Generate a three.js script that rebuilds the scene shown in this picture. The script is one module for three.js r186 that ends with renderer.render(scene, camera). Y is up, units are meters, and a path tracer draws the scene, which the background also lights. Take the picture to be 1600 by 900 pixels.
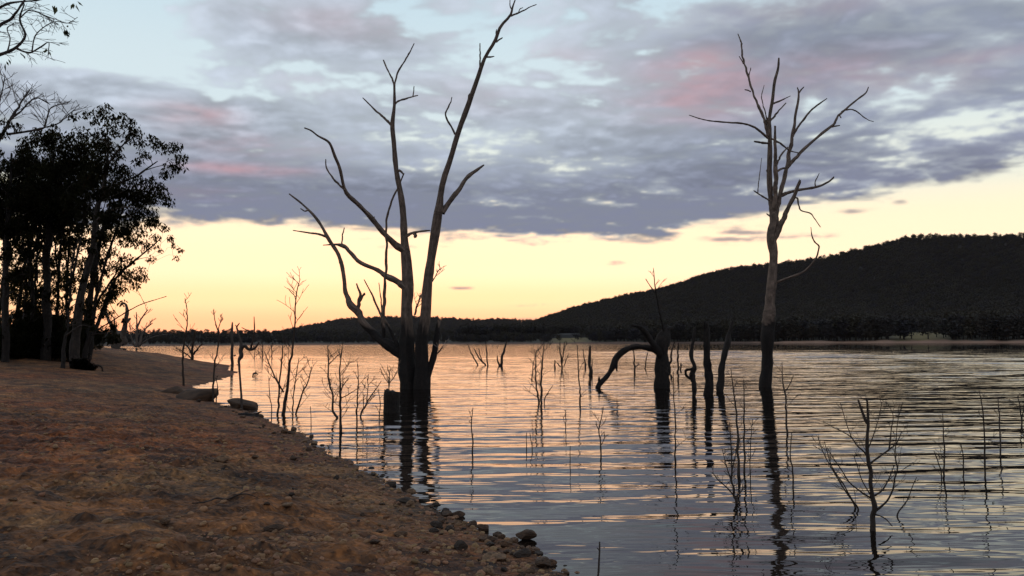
import * as THREE from 'three';
import { mergeGeometries, mergeVertices } from 'three/addons/utils/BufferGeometryUtils.js';

// ------------------------------------------------------------------ camera, sky, sun, exposure
const F = 1331, EYE = 2.0;                                   // focal length in pixels of the 1600 x 900 photograph; eye height above the lake
const scene = new THREE.Scene();
const camera = new THREE.PerspectiveCamera(2 * Math.atan(450 / F) * 180 / Math.PI, 16 / 9, 0.1, 12000);
camera.position.set(0, EYE, 0);
camera.rotation.order = 'YXZ';
camera.rotation.set(Math.atan(84 / F), 0, -0.0045);
camera.updateMatrixWorld(true);
const renderer = new THREE.WebGLRenderer({ antialias: true });
renderer.toneMapping = THREE.LinearToneMapping;
renderer.toneMappingExposure = 1.0;
renderer.shadowMap.enabled = true;

// ---- small maths
const { clamp, lerp, smoothstep } = THREE.MathUtils;
const V = (x, y, z) => new THREE.Vector3(x, y, z);
function rng(seed) { let s = seed | 0; return () => { s = (s + 0x6d2b79f5) | 0; let t = Math.imul(s ^ (s >>> 15), 1 | s); t = (t + Math.imul(t ^ (t >>> 7), 61 | t)) ^ t; return ((t ^ (t >>> 14)) >>> 0) / 4294967296; }; }
function hash(x, y) { let h = Math.imul(x, 374761393) + Math.imul(y, 668265263) | 0; h = Math.imul(h ^ (h >>> 13), 1274126177); return ((h ^ (h >>> 16)) >>> 0) / 4294967296; }
function noise(x, y) { // value noise, -1..1
  const ix = Math.floor(x), iy = Math.floor(y), fx = x - ix, fy = y - iy, u = fx * fx * fx * (fx * (fx * 6 - 15) + 10), v = fy * fy * fy * (fy * (fy * 6 - 15) + 10);
  const a = hash(ix, iy), b = hash(ix + 1, iy), c = hash(ix, iy + 1), d = hash(ix + 1, iy + 1);
  return (a + (b - a) * u + (c - a) * v + (a - b - c + d) * u * v) * 2 - 1;
}
function fbm(x, y, n) { let s = 0, a = 0.5; for (let i = 0; i < n; i++) { s += a * noise(x, y); const t = x * 1.6 - y * 1.2 + 17.3; y = x * 1.2 + y * 1.6 + 9.1; x = t; a *= 0.5; } return s; }
const toLinear = (c) => (c <= 0.04045 ? c / 12.92 : Math.pow((c + 0.055) / 1.055, 2.4));
function table(rows) { // [key, ...values] rows -> piecewise smooth lookup
  return (x) => { let i = 0; while (i < rows.length - 2 && x > rows[i + 1][0]) i++; const a = rows[i], b = rows[i + 1], t = smoothstep(x, a[0], b[0]); return a.slice(1).map((v, k) => lerp(v, b[k + 1], t)); };
}
function linearTable(rows) { return (x) => { let i = 0; while (i < rows.length - 2 && x > rows[i + 1][0]) i++; const a = rows[i], b = rows[i + 1]; return lerp(a[1], b[1], clamp((x - a[0]) / (b[0] - a[0]), 0, 1)); }; }
// the direction in which a point of the photograph lies, and points along it
function dir(px, py) { return V((px - 800) / F, -(py - 450) / F, -1).applyQuaternion(camera.quaternion); }
function at(px, py, depth) { const d = dir(px, py); return V(0, EYE, 0).addScaledVector(d, depth / -d.z); }
function onWater(px, py) { const d = dir(px, py); return V(0, EYE, 0).addScaledVector(d, -EYE / d.y); }
const azel = (px, py) => { const d = dir(px, py); return [Math.atan2(d.x, -d.z), Math.atan2(d.y, Math.hypot(d.x, d.z))]; };
const DEG = 180 / Math.PI;

// ---- dusk sky: clear air after sunset under a broken deck of cloud whose edge lies over the far hills
function makeSky() {
  const W = 4096, H = 2048, data = new Float32Array(W * H * 4);
  const glow = table([[-2, 226, 168, 146], [0, 243, 191, 158], [1.1, 250, 209, 163], [2.8, 254, 235, 187], [4.8, 255, 248, 213], [7.5, 254, 250, 217], [11, 238, 243, 232], [16, 216, 232, 238], [24, 201, 224, 236], [45, 150, 182, 212], [90, 112, 146, 188]]);
  const away = table([[-2, 146, 140, 152], [0, 154, 148, 160], [6, 184, 174, 180], [14, 186, 188, 200], [30, 160, 182, 208], [90, 112, 146, 188]]);
  const edgePts = [[-900, 300], [-300, 320], [0, 340], [270, 352], [480, 360], [640, 374], [830, 384], [950, 374], [1080, 360], [1180, 342], [1300, 316], [1450, 284], [1600, 260], [1900, 200], [2400, 140]].map(([x, y]) => { const [a, e] = azel(x, y); return [a * DEG, e * DEG]; });
  const edge = linearTable([[-180, 7], [-100, 7.5], ...edgePts, [100, 16], [180, 7]]);
  const spot = (rows) => { const list = rows.map(([x, y, rx, ry, v]) => { const [a, e] = azel(x, y); return [a * DEG, e * DEG, rx / F * DEG * Math.cos(a), ry / F * DEG, v]; }); return (a, e) => { let s = 0; if (a > 50 || a < -50 || e > 32) return 0; for (const [ca, ce, ra, re, v] of list) { const u = (a - ca) / ra, w = (e - ce) / re, q = u * u + w * w; if (q < 9) s += v * Math.exp(-q); } return s; }; };
  const cover = spot([[110, 36, 200, 66, -1.7], [230, 60, 120, 60, -0.5], [310, 135, 110, 26, -0.55], [330, 130, 120, 34, -0.3], [800, 50, 120, 60, -0.42], [620, 208, 150, 24, -0.34], [780, 225, 90, 26, -0.25], [880, 110, 130, 34, -0.2], [470, 150, 120, 34, -0.2], [1430, 150, 160, 44, -0.14], [1560, 60, 80, 26, -0.3], [1390, 235, 90, 20, -0.16],
    [150, 148, 200, 34, 1.15], [250, 180, 130, 34, 0.7], [340, 220, 210, 44, 0.6], [430, 300, 260, 40, 0.55], [800, 330, 420, 50, 0.55], [1030, 180, 200, 60, 0.3], [1200, 280, 300, 60, 0.3], [1080, 130, 170, 70, 0.3], [1350, 60, 250, 60, 0.28], [1000, 230, 240, 40, 0.18], [560, 60, 200, 30, 0.14]]);
  const pink = spot([[1095, 100, 62, 22, 1.0], [1075, 140, 110, 40, 0.7], [1130, 165, 90, 26, 0.45], [300, 180, 62, 16, 0.85], [385, 264, 90, 9, 1.0], [400, 228, 100, 14, 0.6], [300, 300, 90, 10, 0.2], [560, 36, 130, 24, 0.35], [1300, 105, 120, 24, 0.42], [1420, 130, 110, 20, 0.3], [870, 92, 70, 20, 0.32], [740, 150, 120, 30, 0.18], [1520, 90, 120, 10, 0.3], [480, 130, 60, 16, 0.2], [1280, 10, 200, 18, 0.25]]);
  const small = spot([[1150, 366, 52, 13, 1.0], [1240, 372, 42, 6, 0.6], [1290, 368, 26, 4, 0.45], [962, 411, 16, 3.0, 0.9], [722, 450, 18, 2.2, 0.75], [765, 412, 20, 2, 0.42], [1408, 316, 13, 3.4, 0.8], [850, 476, 26, 1.8, 0.5], [800, 478, 30, 1.6, 0.28], [640, 386, 70, 4, 0.5], [1330, 330, 40, 5, 0.4], [560, 372, 60, 6, 0.35], [830, 498, 60, 2, 0.3]]);
  const sunset = -0.12;
  for (let row = H / 2 - 12; row < H; row++) {
    const up = ((row + 0.5) / H - 0.5) * Math.PI, y = Math.sin(up), el = up * DEG, cu = Math.cos(up);
    const ga = glow(el), aw = away(el);
    for (let col = 0; col < W; col++) {
      const inView = el < 28 && col > W * 0.13 && col < W * 0.37;                            // the rest of the sky is the same sky at half the resolution
      if (!inView && (row & 1) && row > H / 2) { const o = (row * W + col) * 4, q = o - W * 4; for (let k = 0; k < 4; k++) data[o + k] = data[q + k]; continue; }
      if (!inView && (col & 1)) { const o = (row * W + col) * 4; for (let k = 0; k < 4; k++) data[o + k] = data[o - 4 + k]; continue; }
      const round = ((col + 0.5) / W - 0.5) * 2 * Math.PI, x = Math.cos(round) * cu, z = Math.sin(round) * cu, az = Math.atan2(x, -z);
      let da = az - sunset; da = Math.atan2(Math.sin(da), Math.cos(da));
      const toSun = smoothstep(Math.cos(da), -0.75, 0.75), a = az * DEG;
      let clear = 1; const c = [0, 1, 2].map((k) => lerp(aw[k], ga[k], toSun));
      const warm = (1 - smoothstep(el, 0, 8)) * toSun * smoothstep(da, -0.1, 0.5); c[2] += 16 * warm; c[1] += 7 * warm;   // the yellow is paler away from where the sun went down
      if (el > -1) {
        const k = 1 / (Math.max(y, 0) + 0.07), u = x * k, v = z * k, wx = 0.35 * fbm(u * 2 + 4, v * 2, 3), wy = 0.35 * fbm(u * 2, v * 2 + 9, 3);
        const n = fbm(u * 2.3 + wx + 3.1, v * 3.1 + wy, 6), n2 = fbm(u * 7 + wx * 2 + 11, v * 10 + wy * 2 + 5, 5), n3 = fbm(a * 0.22 + 3, el * 0.7, 4), n4 = fbm(u * 14 + wx * 4, v * 14 + wy * 4 + 2, 5);
        const rag = n2 * 0.5 + n4 * 0.35 + n3 * 1.2;
        const inDeck = smoothstep(el - edge(a) + rag * 0.8, -0.25, 0.6);
        const thick = 0.78 + cover(a, el) + n * 0.8 + n2 * 0.85 + n4 * 0.7 - 0.12 * smoothstep(el, 14, 30) * (1 - smoothstep(el, 30, 50));
        let alpha = smoothstep(thick, 0.06, 0.72) * inDeck;
        const dark = smoothstep(thick, 0.32, 1.38) * (1 - (0.8 - 0.5 * smoothstep(a, 4, 18)) * smoothstep(el, 7.5, 15)), under = (1 - smoothstep(el - edge(a), 0, 7));
        let cr = lerp(190, 119, dark) - 5 * under, cg = lerp(200, 126, dark) - 8 * under, cb = lerp(211, 145, dark) - 7 * under;
        const lum = 1 + n2 * 0.15 + n4 * 0.17; cr *= lum; cg *= lum; cb *= lum;
        const pk = clamp(pink(a, el) * (0.75 + n2 * 0.9 + n * 0.4), 0, 1); cr = lerp(cr, 206, pk * 0.7); cg = lerp(cg, 160, pk * 0.6); cb = lerp(cb, 166, pk * 0.62);
        const shade = lerp(0.9, 1, toSun); cr *= shade; cg *= shade; cb *= shade;
        const s = smoothstep(small(a, el) * (1 + n2 * 1.4 + n3 * 0.8) - 0.08, 0.05, 0.75) * (1 - inDeck) * 0.8;
        clear = (1 - alpha) * (1 - s); const rim = inDeck * (1 - inDeck) * 4 * toSun;
        c[0] = lerp(c[0], cr + rim * 22, alpha); c[1] = lerp(c[1], cg + rim * 18, alpha); c[2] = lerp(c[2], cb + rim * 4, alpha);
        c[0] = lerp(c[0], 158, s); c[1] = lerp(c[1], 146, s); c[2] = lerp(c[2], 150, s);
      }
      const o = (row * W + col) * 4;
      const afterglow = clear * Math.exp(-((da / 0.62) ** 2)) * (1 - smoothstep(el, 5, 11));                 // the sunset band is brighter than the picture can show, mostly in the red
      for (let k = 0; k < 3; k++) data[o + k] = toLinear(clamp(c[k], 0, 255) / 255) * (1 + afterglow * [0.85, 0.13, -0.06][k]);
      data[o + 3] = 1;
    }
  }
  for (let row = 0; row < H / 2 - 12; row++) for (let col = 0; col < W; col++) { const o = (row * W + col) * 4; data[o] = 0.16; data[o + 1] = 0.13; data[o + 2] = 0.11; data[o + 3] = 1; }
  const t = new THREE.DataTexture(data, W, H, THREE.RGBAFormat, THREE.FloatType);
  t.mapping = THREE.EquirectangularReflectionMapping; t.magFilter = THREE.LinearFilter; t.minFilter = THREE.LinearFilter; t.needsUpdate = true;
  return t;
}
const skyTexture = makeSky();
scene.background = skyTexture; scene.environment = skyTexture;
// the sun has just gone down behind the hills: what is left of it is a weak, very wide glow from low over the far shore
const sun = new THREE.DirectionalLight(new THREE.Color().setRGB(1.0, 0.7, 0.4), 0.05);
sun.name = 'afterglow_sun';
sun.position.set(-0.12 * 100, 5, -100); sun.target.position.set(0, 0, 0);
sun.castShadow = true; sun.shadow.radius = 170; sun.shadow.mapSize.set(2048, 2048);
Object.assign(sun.shadow.camera, { left: -80, right: 80, top: 60, bottom: -20, near: 1, far: 300 });
scene.add(sun, sun.target);

// ------------------------------------------------------------------ helpers for things
const names = new Map();
function numbered(name) { const n = names.get(name) ?? 0; names.set(name, n + 1); return n ? name + '_' + String(n).padStart(3, '0') : name; }
function shadows(o) { o.castShadow = true; o.receiveShadow = true; return o; }
function thing(name, label, category, p, group) { const o = new THREE.Group(); o.name = numbered(name); o.position.copy(p); o.userData = { label, category }; if (group) o.userData.group = group; scene.add(o); return o; }
function mesh(name, geometry, material, parent) { const m = shadows(new THREE.Mesh(geometry, material)); m.name = parent === scene ? numbered(name) : name; parent.add(m); return m; }
function structure(name, geometry, material, label) { const m = mesh(name, geometry, material, scene); m.userData = { kind: 'structure', label }; return m; }
function dataTexture(size, fn, srgb, tile = 1) { // fn(u, v) -> [r, g, b] in 0..1, periodic over the unit square
  const d = new Uint8Array(size * size * 4);
  for (let j = 0; j < size; j++) for (let i = 0; i < size; i++) { const c = fn(i / size, j / size), o = (j * size + i) * 4; for (let k = 0; k < 3; k++) d[o + k] = clamp(c[k], 0, 1) * 255; d[o + 3] = 255; }
  const t = new THREE.DataTexture(d, size, size); t.wrapS = t.wrapT = THREE.RepeatWrapping; t.magFilter = THREE.LinearFilter; t.minFilter = THREE.LinearMipmapLinearFilter; t.generateMipmaps = true; if (srgb) t.colorSpace = THREE.SRGBColorSpace; t.repeat.set(1 / tile, 1 / tile); t.needsUpdate = true;
  return t;
}
function tnoise(u, v, f, s) { // periodic value noise
  const x = u * f, y = v * f, ix = Math.floor(x), iy = Math.floor(y), fx = x - ix, fy = y - iy, a = fx * fx * (3 - 2 * fx), b = fy * fy * (3 - 2 * fy), m = (k) => ((k % f) + f) % f;
  const h = (i, j) => hash(m(i) + s * 131, m(j) + s * 57);
  return lerp(lerp(h(ix, iy), h(ix + 1, iy), a), lerp(h(ix, iy + 1), h(ix + 1, iy + 1), a), b) * 2 - 1;
}
function tfbm(u, v, f, n, s) { let r = 0, a = 0.5; for (let i = 0; i < n; i++) { r += a * tnoise(u, v, f, s + i); f *= 2; a *= 0.5; } return r; }

// ------------------------------------------------------------------ the bank: its shoreline as a polygon, its height from the distance to the water
const shorePixels = [[890, 900], [850, 872], [800, 849], [745, 833], [700, 807], [655, 786], [600, 752], [545, 724], [492, 696], [474, 680], [440, 668], [412, 655], [396, 645], [352, 633], [322, 622], [300, 604], [318, 600], [342, 594], [364, 586], [373, 581]];
const shore = [[9, 40], [6.5, 10], [3.6, 3], [2.0, -2.5], ...shorePixels.map(([x, y]) => { const p = onWater(x, y); return [p.x, p.z]; }), [-21, -63], [-25, -76], [-33, -92], [-50, -116], [-84, -158], [-160, -240], [-420, -430]];
const bank = [...shore, [-420, 40]];
function shoreDistance(x, z) { // positive on the bank
  let best = 1e9, inside = false;
  for (let i = 0, j = bank.length - 1; i < bank.length; j = i++) {
    const [ax, az] = bank[j], [bx, bz] = bank[i];
    if ((az > z) !== (bz > z) && x < (bx - ax) * (z - az) / (bz - az) + ax) inside = !inside;
    if (i > 0 && i < shore.length) { const dx = bx - ax, dz = bz - az, t = clamp(((x - ax) * dx + (z - az) * dz) / (dx * dx + dz * dz), 0, 1), ex = x - ax - dx * t, ez = z - az - dz * t, q = ex * ex + ez * ez; if (q < best) best = q; }
  }
  return inside ? Math.sqrt(best) : -Math.sqrt(best);
}
function groundHeight(x, z, sd = shoreDistance(x, z)) {
  sd += 0.22 * fbm(x * 0.9, z * 0.9, 3) * smoothstep(Math.abs(sd), -1, 1);
  if (sd < 0) return Math.max(-2.4, 0.13 * sd) + 0.015 * fbm(x * 3, z * 3, 3);
  const mound = 0.85 * Math.exp(-(((x + 33) / 13) ** 2) - (((z + 62) / 16) ** 2)), rise = Math.min(1.9, 1.85 * (1 - Math.exp(-sd / 15)) + mound * smoothstep(sd, 0, 7)), rough = smoothstep(sd, 0, 2.2), near = 1 - smoothstep(Math.hypot(x, z), 25, 60);
  return rise + rough * (0.16 * fbm(x * 0.28, z * 0.28, 3) + 0.085 * fbm(x * 1.15 + 7, z * 1.5, 3)) + near * (0.25 + 0.75 * rough) * (0.07 * fbm(x * 3.4, z * 4.4, 3) + 0.075 * Math.max(0, fbm(x * 7.5, z * 9, 3)) + 0.03 * Math.abs(fbm(x * 17, z * 20, 2)));
}
function onGround(px, py) { const d = dir(px, py), p = V(0, EYE, 0); let step = 0.05; for (let t = 1.2; t < 400; t += step, step = 0.02 + t * 0.006) { p.set(0, EYE, 0).addScaledVector(d, t); if (p.y < Math.max(0, groundHeight(p.x, p.z))) break; } p.y = groundHeight(p.x, p.z); return p; }
function graded(from, to, fineFrom, fineTo, fine, grow) { const out = []; let x = fineFrom, s = fine; for (; x > from; x -= s, s = Math.min(s * grow, 14)) out.unshift(x); out.unshift(from); out.pop(); for (x = fineFrom; x < fineTo; x += fine) out.push(x); for (s = fine; x < to; x += s, s = Math.min(s * grow, 14)) out.push(x); out.push(to); return out; }
function gridGeometry(xs, zs, fn) { // fn(x, z) -> { y, color?, normal? }
  const n = xs.length, m = zs.length, pos = new Float32Array(n * m * 3), uv = new Float32Array(n * m * 2), col = new Float32Array(n * m * 3), nor = new Float32Array(n * m * 3), idx = [];
  let hasNormal = false;
  for (let j = 0; j < m; j++) for (let i = 0; i < n; i++) {
    const k = j * n + i, r = fn(xs[i], zs[j], xs[Math.min(i + 1, n - 1)] - xs[Math.max(i - 1, 0)], zs[Math.min(j + 1, m - 1)] - zs[Math.max(j - 1, 0)]);
    pos.set([xs[i], r.y, zs[j]], k * 3); uv.set([xs[i], -zs[j]], k * 2); col.set(r.color ?? [1, 1, 1], k * 3); if (r.normal) { nor.set(r.normal, k * 3); hasNormal = true; }
    if (i < n - 1 && j < m - 1) idx.push(k, k + n, k + 1, k + 1, k + n, k + n + 1);
  }
  const g = new THREE.BufferGeometry(); g.setAttribute('position', new THREE.BufferAttribute(pos, 3)); g.setAttribute('uv', new THREE.BufferAttribute(uv, 2)); g.setAttribute('color', new THREE.BufferAttribute(col, 3)); g.setIndex(idx);
  if (hasNormal) g.setAttribute('normal', new THREE.BufferAttribute(nor, 3)); else g.computeVertexNormals();
  return g;
}
const soilMap = dataTexture(1024, (u, v) => {
  const big = tfbm(u, v, 5, 4, 1), mid = tfbm(u, v, 22, 4, 7), fine = tfbm(u, v, 128, 3, 13), grit = tnoise(u, v, 256, 31);
  let k = 0.77 + 0.28 * big + 0.38 * mid + 0.44 * fine; const grey = smoothstep(tfbm(u, v, 9, 4, 21), 0.05, 0.45) * 0.2;
  if (grit > 0.8) k += 0.3; if (grit < -0.82) k -= 0.3;
  return [k * 0.74, k * lerp(0.69, 0.74, grey), k * lerp(0.64, 0.76, grey)];
}, true, 5.3);
const soilBump = dataTexture(1024, (u, v) => { const h = 0.5 + 0.5 * tfbm(u, v, 14, 6, 3) + 0.12 * Math.max(0, tnoise(u, v, 90, 9)); return [h, h, h]; }, false, 2.9);
const soil = new THREE.MeshStandardMaterial({ vertexColors: true, map: soilMap, bumpMap: soilBump, bumpScale: 0.1, roughness: 0.93 });
{
  const xs = graded(-420, 60, -9, 3.2, 0.055, 1.035), zs = graded(-430, 40, -15, -3, 0.055, 1.03);
  const g = gridGeometry(xs, zs, (x, z) => {
    const sd = shoreDistance(x, z), y = groundHeight(x, z, sd), p = fbm(x * 0.5 + 3, z * 0.7, 4), q = fbm(x * 1.7, z * 2.2 + 5, 4), r = fbm(x * 0.12, z * 0.16, 3);
    const dark = smoothstep(q + 0.5 * p, 0.0, 0.42), pale = smoothstep(p - 0.4 * q, 0.1, 0.5), red = smoothstep(r + 0.4 * q, -0.1, 0.4);
    let c = [0.5, 0.205, 0.062];
    c = [lerp(c[0], 0.2, dark * 0.75), lerp(c[1], 0.088, dark * 0.75), lerp(c[2], 0.031, dark * 0.75)];
    c = [lerp(c[0], 0.66, pale * 0.75), lerp(c[1], 0.345, pale * 0.75), lerp(c[2], 0.14, pale * 0.75)];
    c = [c[0] * lerp(0.95, 1.1, red), c[1] * lerp(1.0, 0.88, red), c[2] * lerp(1.02, 0.78, red)];
    const wet = 1 - smoothstep(sd + 0.3 * q, 0.05, 0.4), w = lerp(1, 0.55, wet);                     // soaked mud along the lapping edge
    return { y, color: c.map((k) => k * w) };
  });
  structure('ground', g, soil, 'reddish brown bare earth bank sloping down to the lake');
}
{
  const g = new THREE.PlaneGeometry(9000, 9000); g.rotateX(-Math.PI / 2); g.translate(0, -2.6, -2500);
  structure('lake_bed', g, new THREE.MeshStandardMaterial({ color: new THREE.Color().setRGB(0.06, 0.045, 0.03), roughness: 1 }), 'dark mud under the lake');
}

// ------------------------------------------------------------------ the lake: long low waves as geometry, fine ripples as a normal map
{
  const r = rng(11), waves = [];
  for (let i = 0; i < 40; i++) { const l = 0.5 * Math.pow(7.5, Math.pow(r(), 1.15)), a = (r() + r() + r() - 1.5) * 0.36 + 0.03, k = 2 * Math.PI / l; waves.push([k * Math.sin(a), k * Math.cos(a), r() * 6.283, 0.01 * Math.pow(l, -0.2) / k, l]); }
  for (let i = 0; i < 16; i++) { const l = 2.2 + 4.2 * r(), a = (r() + r() - 1) * 0.3, k = 2 * Math.PI / l; waves.push([k * Math.sin(a), k * Math.cos(a), r() * 6.283, 0.0145 / k, l, 1]); }   // longer waves out where the wind reaches
  const xs = graded(-700, 1200, -9, 12, 0.34, 1.022), zs = [];
  for (let z = 30, s = 2; z > -2200; z -= s) { zs.unshift(z); s = z > 0 ? 1 : z > -30 ? 0.16 : z > -170 ? Math.max(0.16, -z * 0.0048) : Math.min(s * 1.06, 60); }
  const g = gridGeometry(xs, zs, (x, z, dx, dz) => {
    const d = Math.hypot(x, z), gust = 0.56 + 0.5 * fbm(x * 0.035 + 2, z * 0.02 + 8, 3) + 0.3 * (1 - smoothstep(-z, 14, 24)) + 1.1 * smoothstep(x + 0.06 * z, 2, 26) * smoothstep(-z, 16, 52);
    const shelter = smoothstep(-(x + 1.5) * -0.5 - z * 0.35, 1.2, 6.5), amp = clamp(gust, 0.36, 1.7) * lerp(0.45, 1, shelter);
    const open = smoothstep(x + 0.03 * z, 0.5, 14) * smoothstep(-z, 26, 64) * clamp(0.75 + 0.9 * fbm(x * 0.03 + 5, z * 0.03, 3), 0.3, 1.4); let y = 0, sx = 0, sz = 0;
    for (const [kx, kz, ph, a, l, far] of waves) { const fade = smoothstep(l, 1.2 * dz, 2.4 * dz) * smoothstep(l, 0.5 * dx * Math.abs(kx) / Math.hypot(kx, kz), 1.2 * dx * Math.abs(kx) / Math.hypot(kx, kz)) * (far ? open : amp); if (fade <= 0) continue; const t = kx * x + kz * z + ph; y += a * fade * Math.sin(t); const c = a * fade * Math.cos(t); sx += kx * c; sz += kz * c; }
    const n = Math.hypot(sx, sz, 1);
    return { y: d > 200 ? 0 : y, normal: [-sx / n, 1 / n, -sz / n] };
  });
  const S = 1024, nd = new Float32Array(S * S * 4), rip = [];
  for (let i = 0; i < 90; i++) { const ky = Math.round(8 + 100 * Math.pow(r(), 1.5)), kx = Math.round((r() + r() - 1) * ky * 0.42); rip.push([kx, r() < 0.12 ? -ky : ky, r() * 6.283, 0.0036 * (ky > 60 ? 0.7 : 1)]); }
  const lut = new Float32Array(S); for (let i = 0; i < S; i++) lut[i] = Math.cos(i / S * 2 * Math.PI);
  for (const [kx, ky, ph, sl] of rip) { const L = Math.hypot(kx, ky), ax = sl * kx / L, ay = sl * ky / L, p0 = Math.round(ph / 6.2832 * S); for (let j = 0; j < S; j++) for (let i = 0; i < S; i++) { const c = lut[(((kx * i + ky * j + p0) % S) + S) % S], o = (j * S + i) * 4; nd[o] += ax * c; nd[o + 1] += ay * c; } }
  for (let o = 0; o < nd.length; o += 4) { const n = Math.hypot(nd[o], nd[o + 1], 1); nd[o] = 0.5 - 0.5 * nd[o] / n; nd[o + 1] = 0.5 - 0.5 * nd[o + 1] / n; nd[o + 2] = 0.5 + 0.5 / n; nd[o + 3] = 1; }
  const ripples = new THREE.DataTexture(nd, S, S, THREE.RGBAFormat, THREE.FloatType); ripples.wrapS = ripples.wrapT = THREE.RepeatWrapping; ripples.magFilter = THREE.LinearFilter; ripples.minFilter = THREE.LinearFilter; ripples.repeat.set(1 / 9.3, 1 / 9.3); ripples.needsUpdate = true;
  const water = new THREE.MeshPhysicalMaterial({ color: new THREE.Color().setRGB(0.016, 0.011, 0.008), roughness: 0.012, ior: 1.33, specularIntensity: 0.6, transmission: 0.5, thickness: 1, attenuationColor: new THREE.Color().setRGB(0.55, 0.42, 0.28), attenuationDistance: 0.2, normalMap: ripples, normalScale: new THREE.Vector2(1, 1) });
  structure('water', g, water, 'rippled lake water mirroring the dusk sky');
}

// ------------------------------------------------------------------ far shore and hills
const far = (px, py) => azel(px, py);
function landFan(a0, a1, na, rows, fn) { // land seen across the lake: columns by bearing, rows by distance
  const pos = [], col = [], uv = [], idx = [];
  for (let j = 0; j < rows.length; j++) for (let i = 0; i <= na; i++) {
    const a = lerp(a0, a1, i / na), [d, y, c] = fn(a, rows[j], i); pos.push(Math.sin(a) * d, y, -Math.cos(a) * d); uv.push(Math.sin(a) * d, Math.cos(a) * d); col.push(...c);
    if (i < na && j < rows.length - 1) { const k = j * (na + 1) + i; idx.push(k, k + 1, k + na + 1, k + 1, k + na + 2, k + na + 1); }
  }
  const g = new THREE.BufferGeometry(); g.setAttribute('position', new THREE.Float32BufferAttribute(pos, 3)); g.setAttribute('uv', new THREE.Float32BufferAttribute(uv, 2)); g.setAttribute('color', new THREE.Float32BufferAttribute(col, 3)); g.setIndex(idx); g.computeVertexNormals();
  return g;
}
const steps = (n) => Array.from({ length: n + 1 }, (_, i) => i / n);
const landMaterial = new THREE.MeshStandardMaterial({ vertexColors: true, roughness: 1 });
const shoreFar = (a) => 640 + 260 * smoothstep(-a, -0.35, 0.25) + 60 * Math.sin(a * 5 + 1) + 12 * noise(a * 60, 3);
const clearing = (a, d) => { const s = (px, w, d0, d1) => { const c = Math.atan((px - 800) / F); return Math.exp(-(((a - c) * F / w) ** 2)) * smoothstep(d, d0, d0 + 40) * (1 - smoothstep(d, d1, d1 + 60)); }; return Math.max(s(890, 30, 500, 1150), s(1435, 36, 500, 900)); };
const flatHeight = (a, d) => { const s = d - shoreFar(a); return s < 0 ? s * 0.05 : Math.min(s * 0.05, 1.2 + 0.9 * smoothstep(a, 0.25, 0.45)) + Math.max(0, s - 30) * 0.028 + 0.5 * noise(a * 90, d * 0.01); };
structure('far_shore', landFan(-0.95, 0.95, 420, steps(30), (a, t) => {
  const d = shoreFar(a) - 20 + 620 * Math.pow(t, 1.6), y = flatHeight(a, d), s = d - shoreFar(a), mud = 1 - smoothstep(s + 6 * noise(a * 70, 1), 22, 34), cl = clearing(a, d);
  const pale = a > 0.3 + 0.05 * noise(d * 0.1, 7), base = [0.05 + 0.13 * cl, 0.045 + 0.085 * cl, 0.03 + 0.012 * cl];
  return [d, y, [lerp(base[0], pale ? 0.26 : 0.11, mud), lerp(base[1], pale ? 0.14 : 0.058, mud), lerp(base[2], pale ? 0.085 : 0.036, mud)]];
}), landMaterial, 'low far shore with a strip of bare mud along the lake');
const ridgeRight = linearTable([[700, 526], [780, 516], [835, 506], [900, 484], [960, 469], [1040, 453], [1100, 432], [1160, 420], [1215, 415], [1290, 405], [1360, 389], [1420, 374], [1470, 371], [1540, 373], [1600, 369], [1800, 352], [2100, 372], [2600, 430], [3400, 500]].map(([x, y]) => { const [a, e] = far(x, y); return [a, e]; }));
const ridgeFar = linearTable([[250, 540], [330, 537], [380, 533], [430, 523], [480, 513], [530, 503], [580, 500], [640, 498], [700, 501], [740, 504], [780, 502], [830, 505], [900, 512], [1000, 530]].map(([x, y]) => far(x, y)));
const rightHeight = (a, t, d) => { const e = ridgeRight(a), gully = t < 1 ? 0.13 * noise(a * 16 + t * 1.5, t * 1.5) * Math.sin(Math.PI * t) : 0; return t <= 1 ? d * Math.tan(e * clamp(Math.pow(t, 1.12) + gully, 0, 1)) + 2 + 8 * (1 - t) : d * Math.tan(e) * (1 - (t - 1) * 1.5); };
const rightDistance = (a, t) => 1000 + 1300 * t;
const farHeight = (a, t, d) => { const e = Math.max(ridgeFar(a), 0.0002); return t <= 1 ? d * Math.tan(e * Math.pow(t, 1.1)) + 3 : d * Math.tan(e) * (1 - (t - 1) * 1.5); };
const farDistance = (a, t) => 1900 + 2100 * t;
structure('wooded_hill', landFan(far(700, 500)[0], far(3400, 500)[0], 300, steps(44).map((t) => t * 1.3), (a, t) => { const d = rightDistance(a, t); return [d, t === 0 ? -15 : rightHeight(a, t, d), [0.024, 0.021, 0.018]]; }), landMaterial, 'long dark wooded hill rising to the right across the lake');
structure('distant_hill', landFan(far(250, 500)[0], far(1000, 500)[0], 200, steps(24).map((t) => t * 1.3), (a, t) => { const d = farDistance(a, t); return [d, t === 0 ? -15 : farHeight(a, t, d), [0.024, 0.021, 0.018]]; }), landMaterial, 'low distant hill behind the twin-stemmed dead tree');
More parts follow.
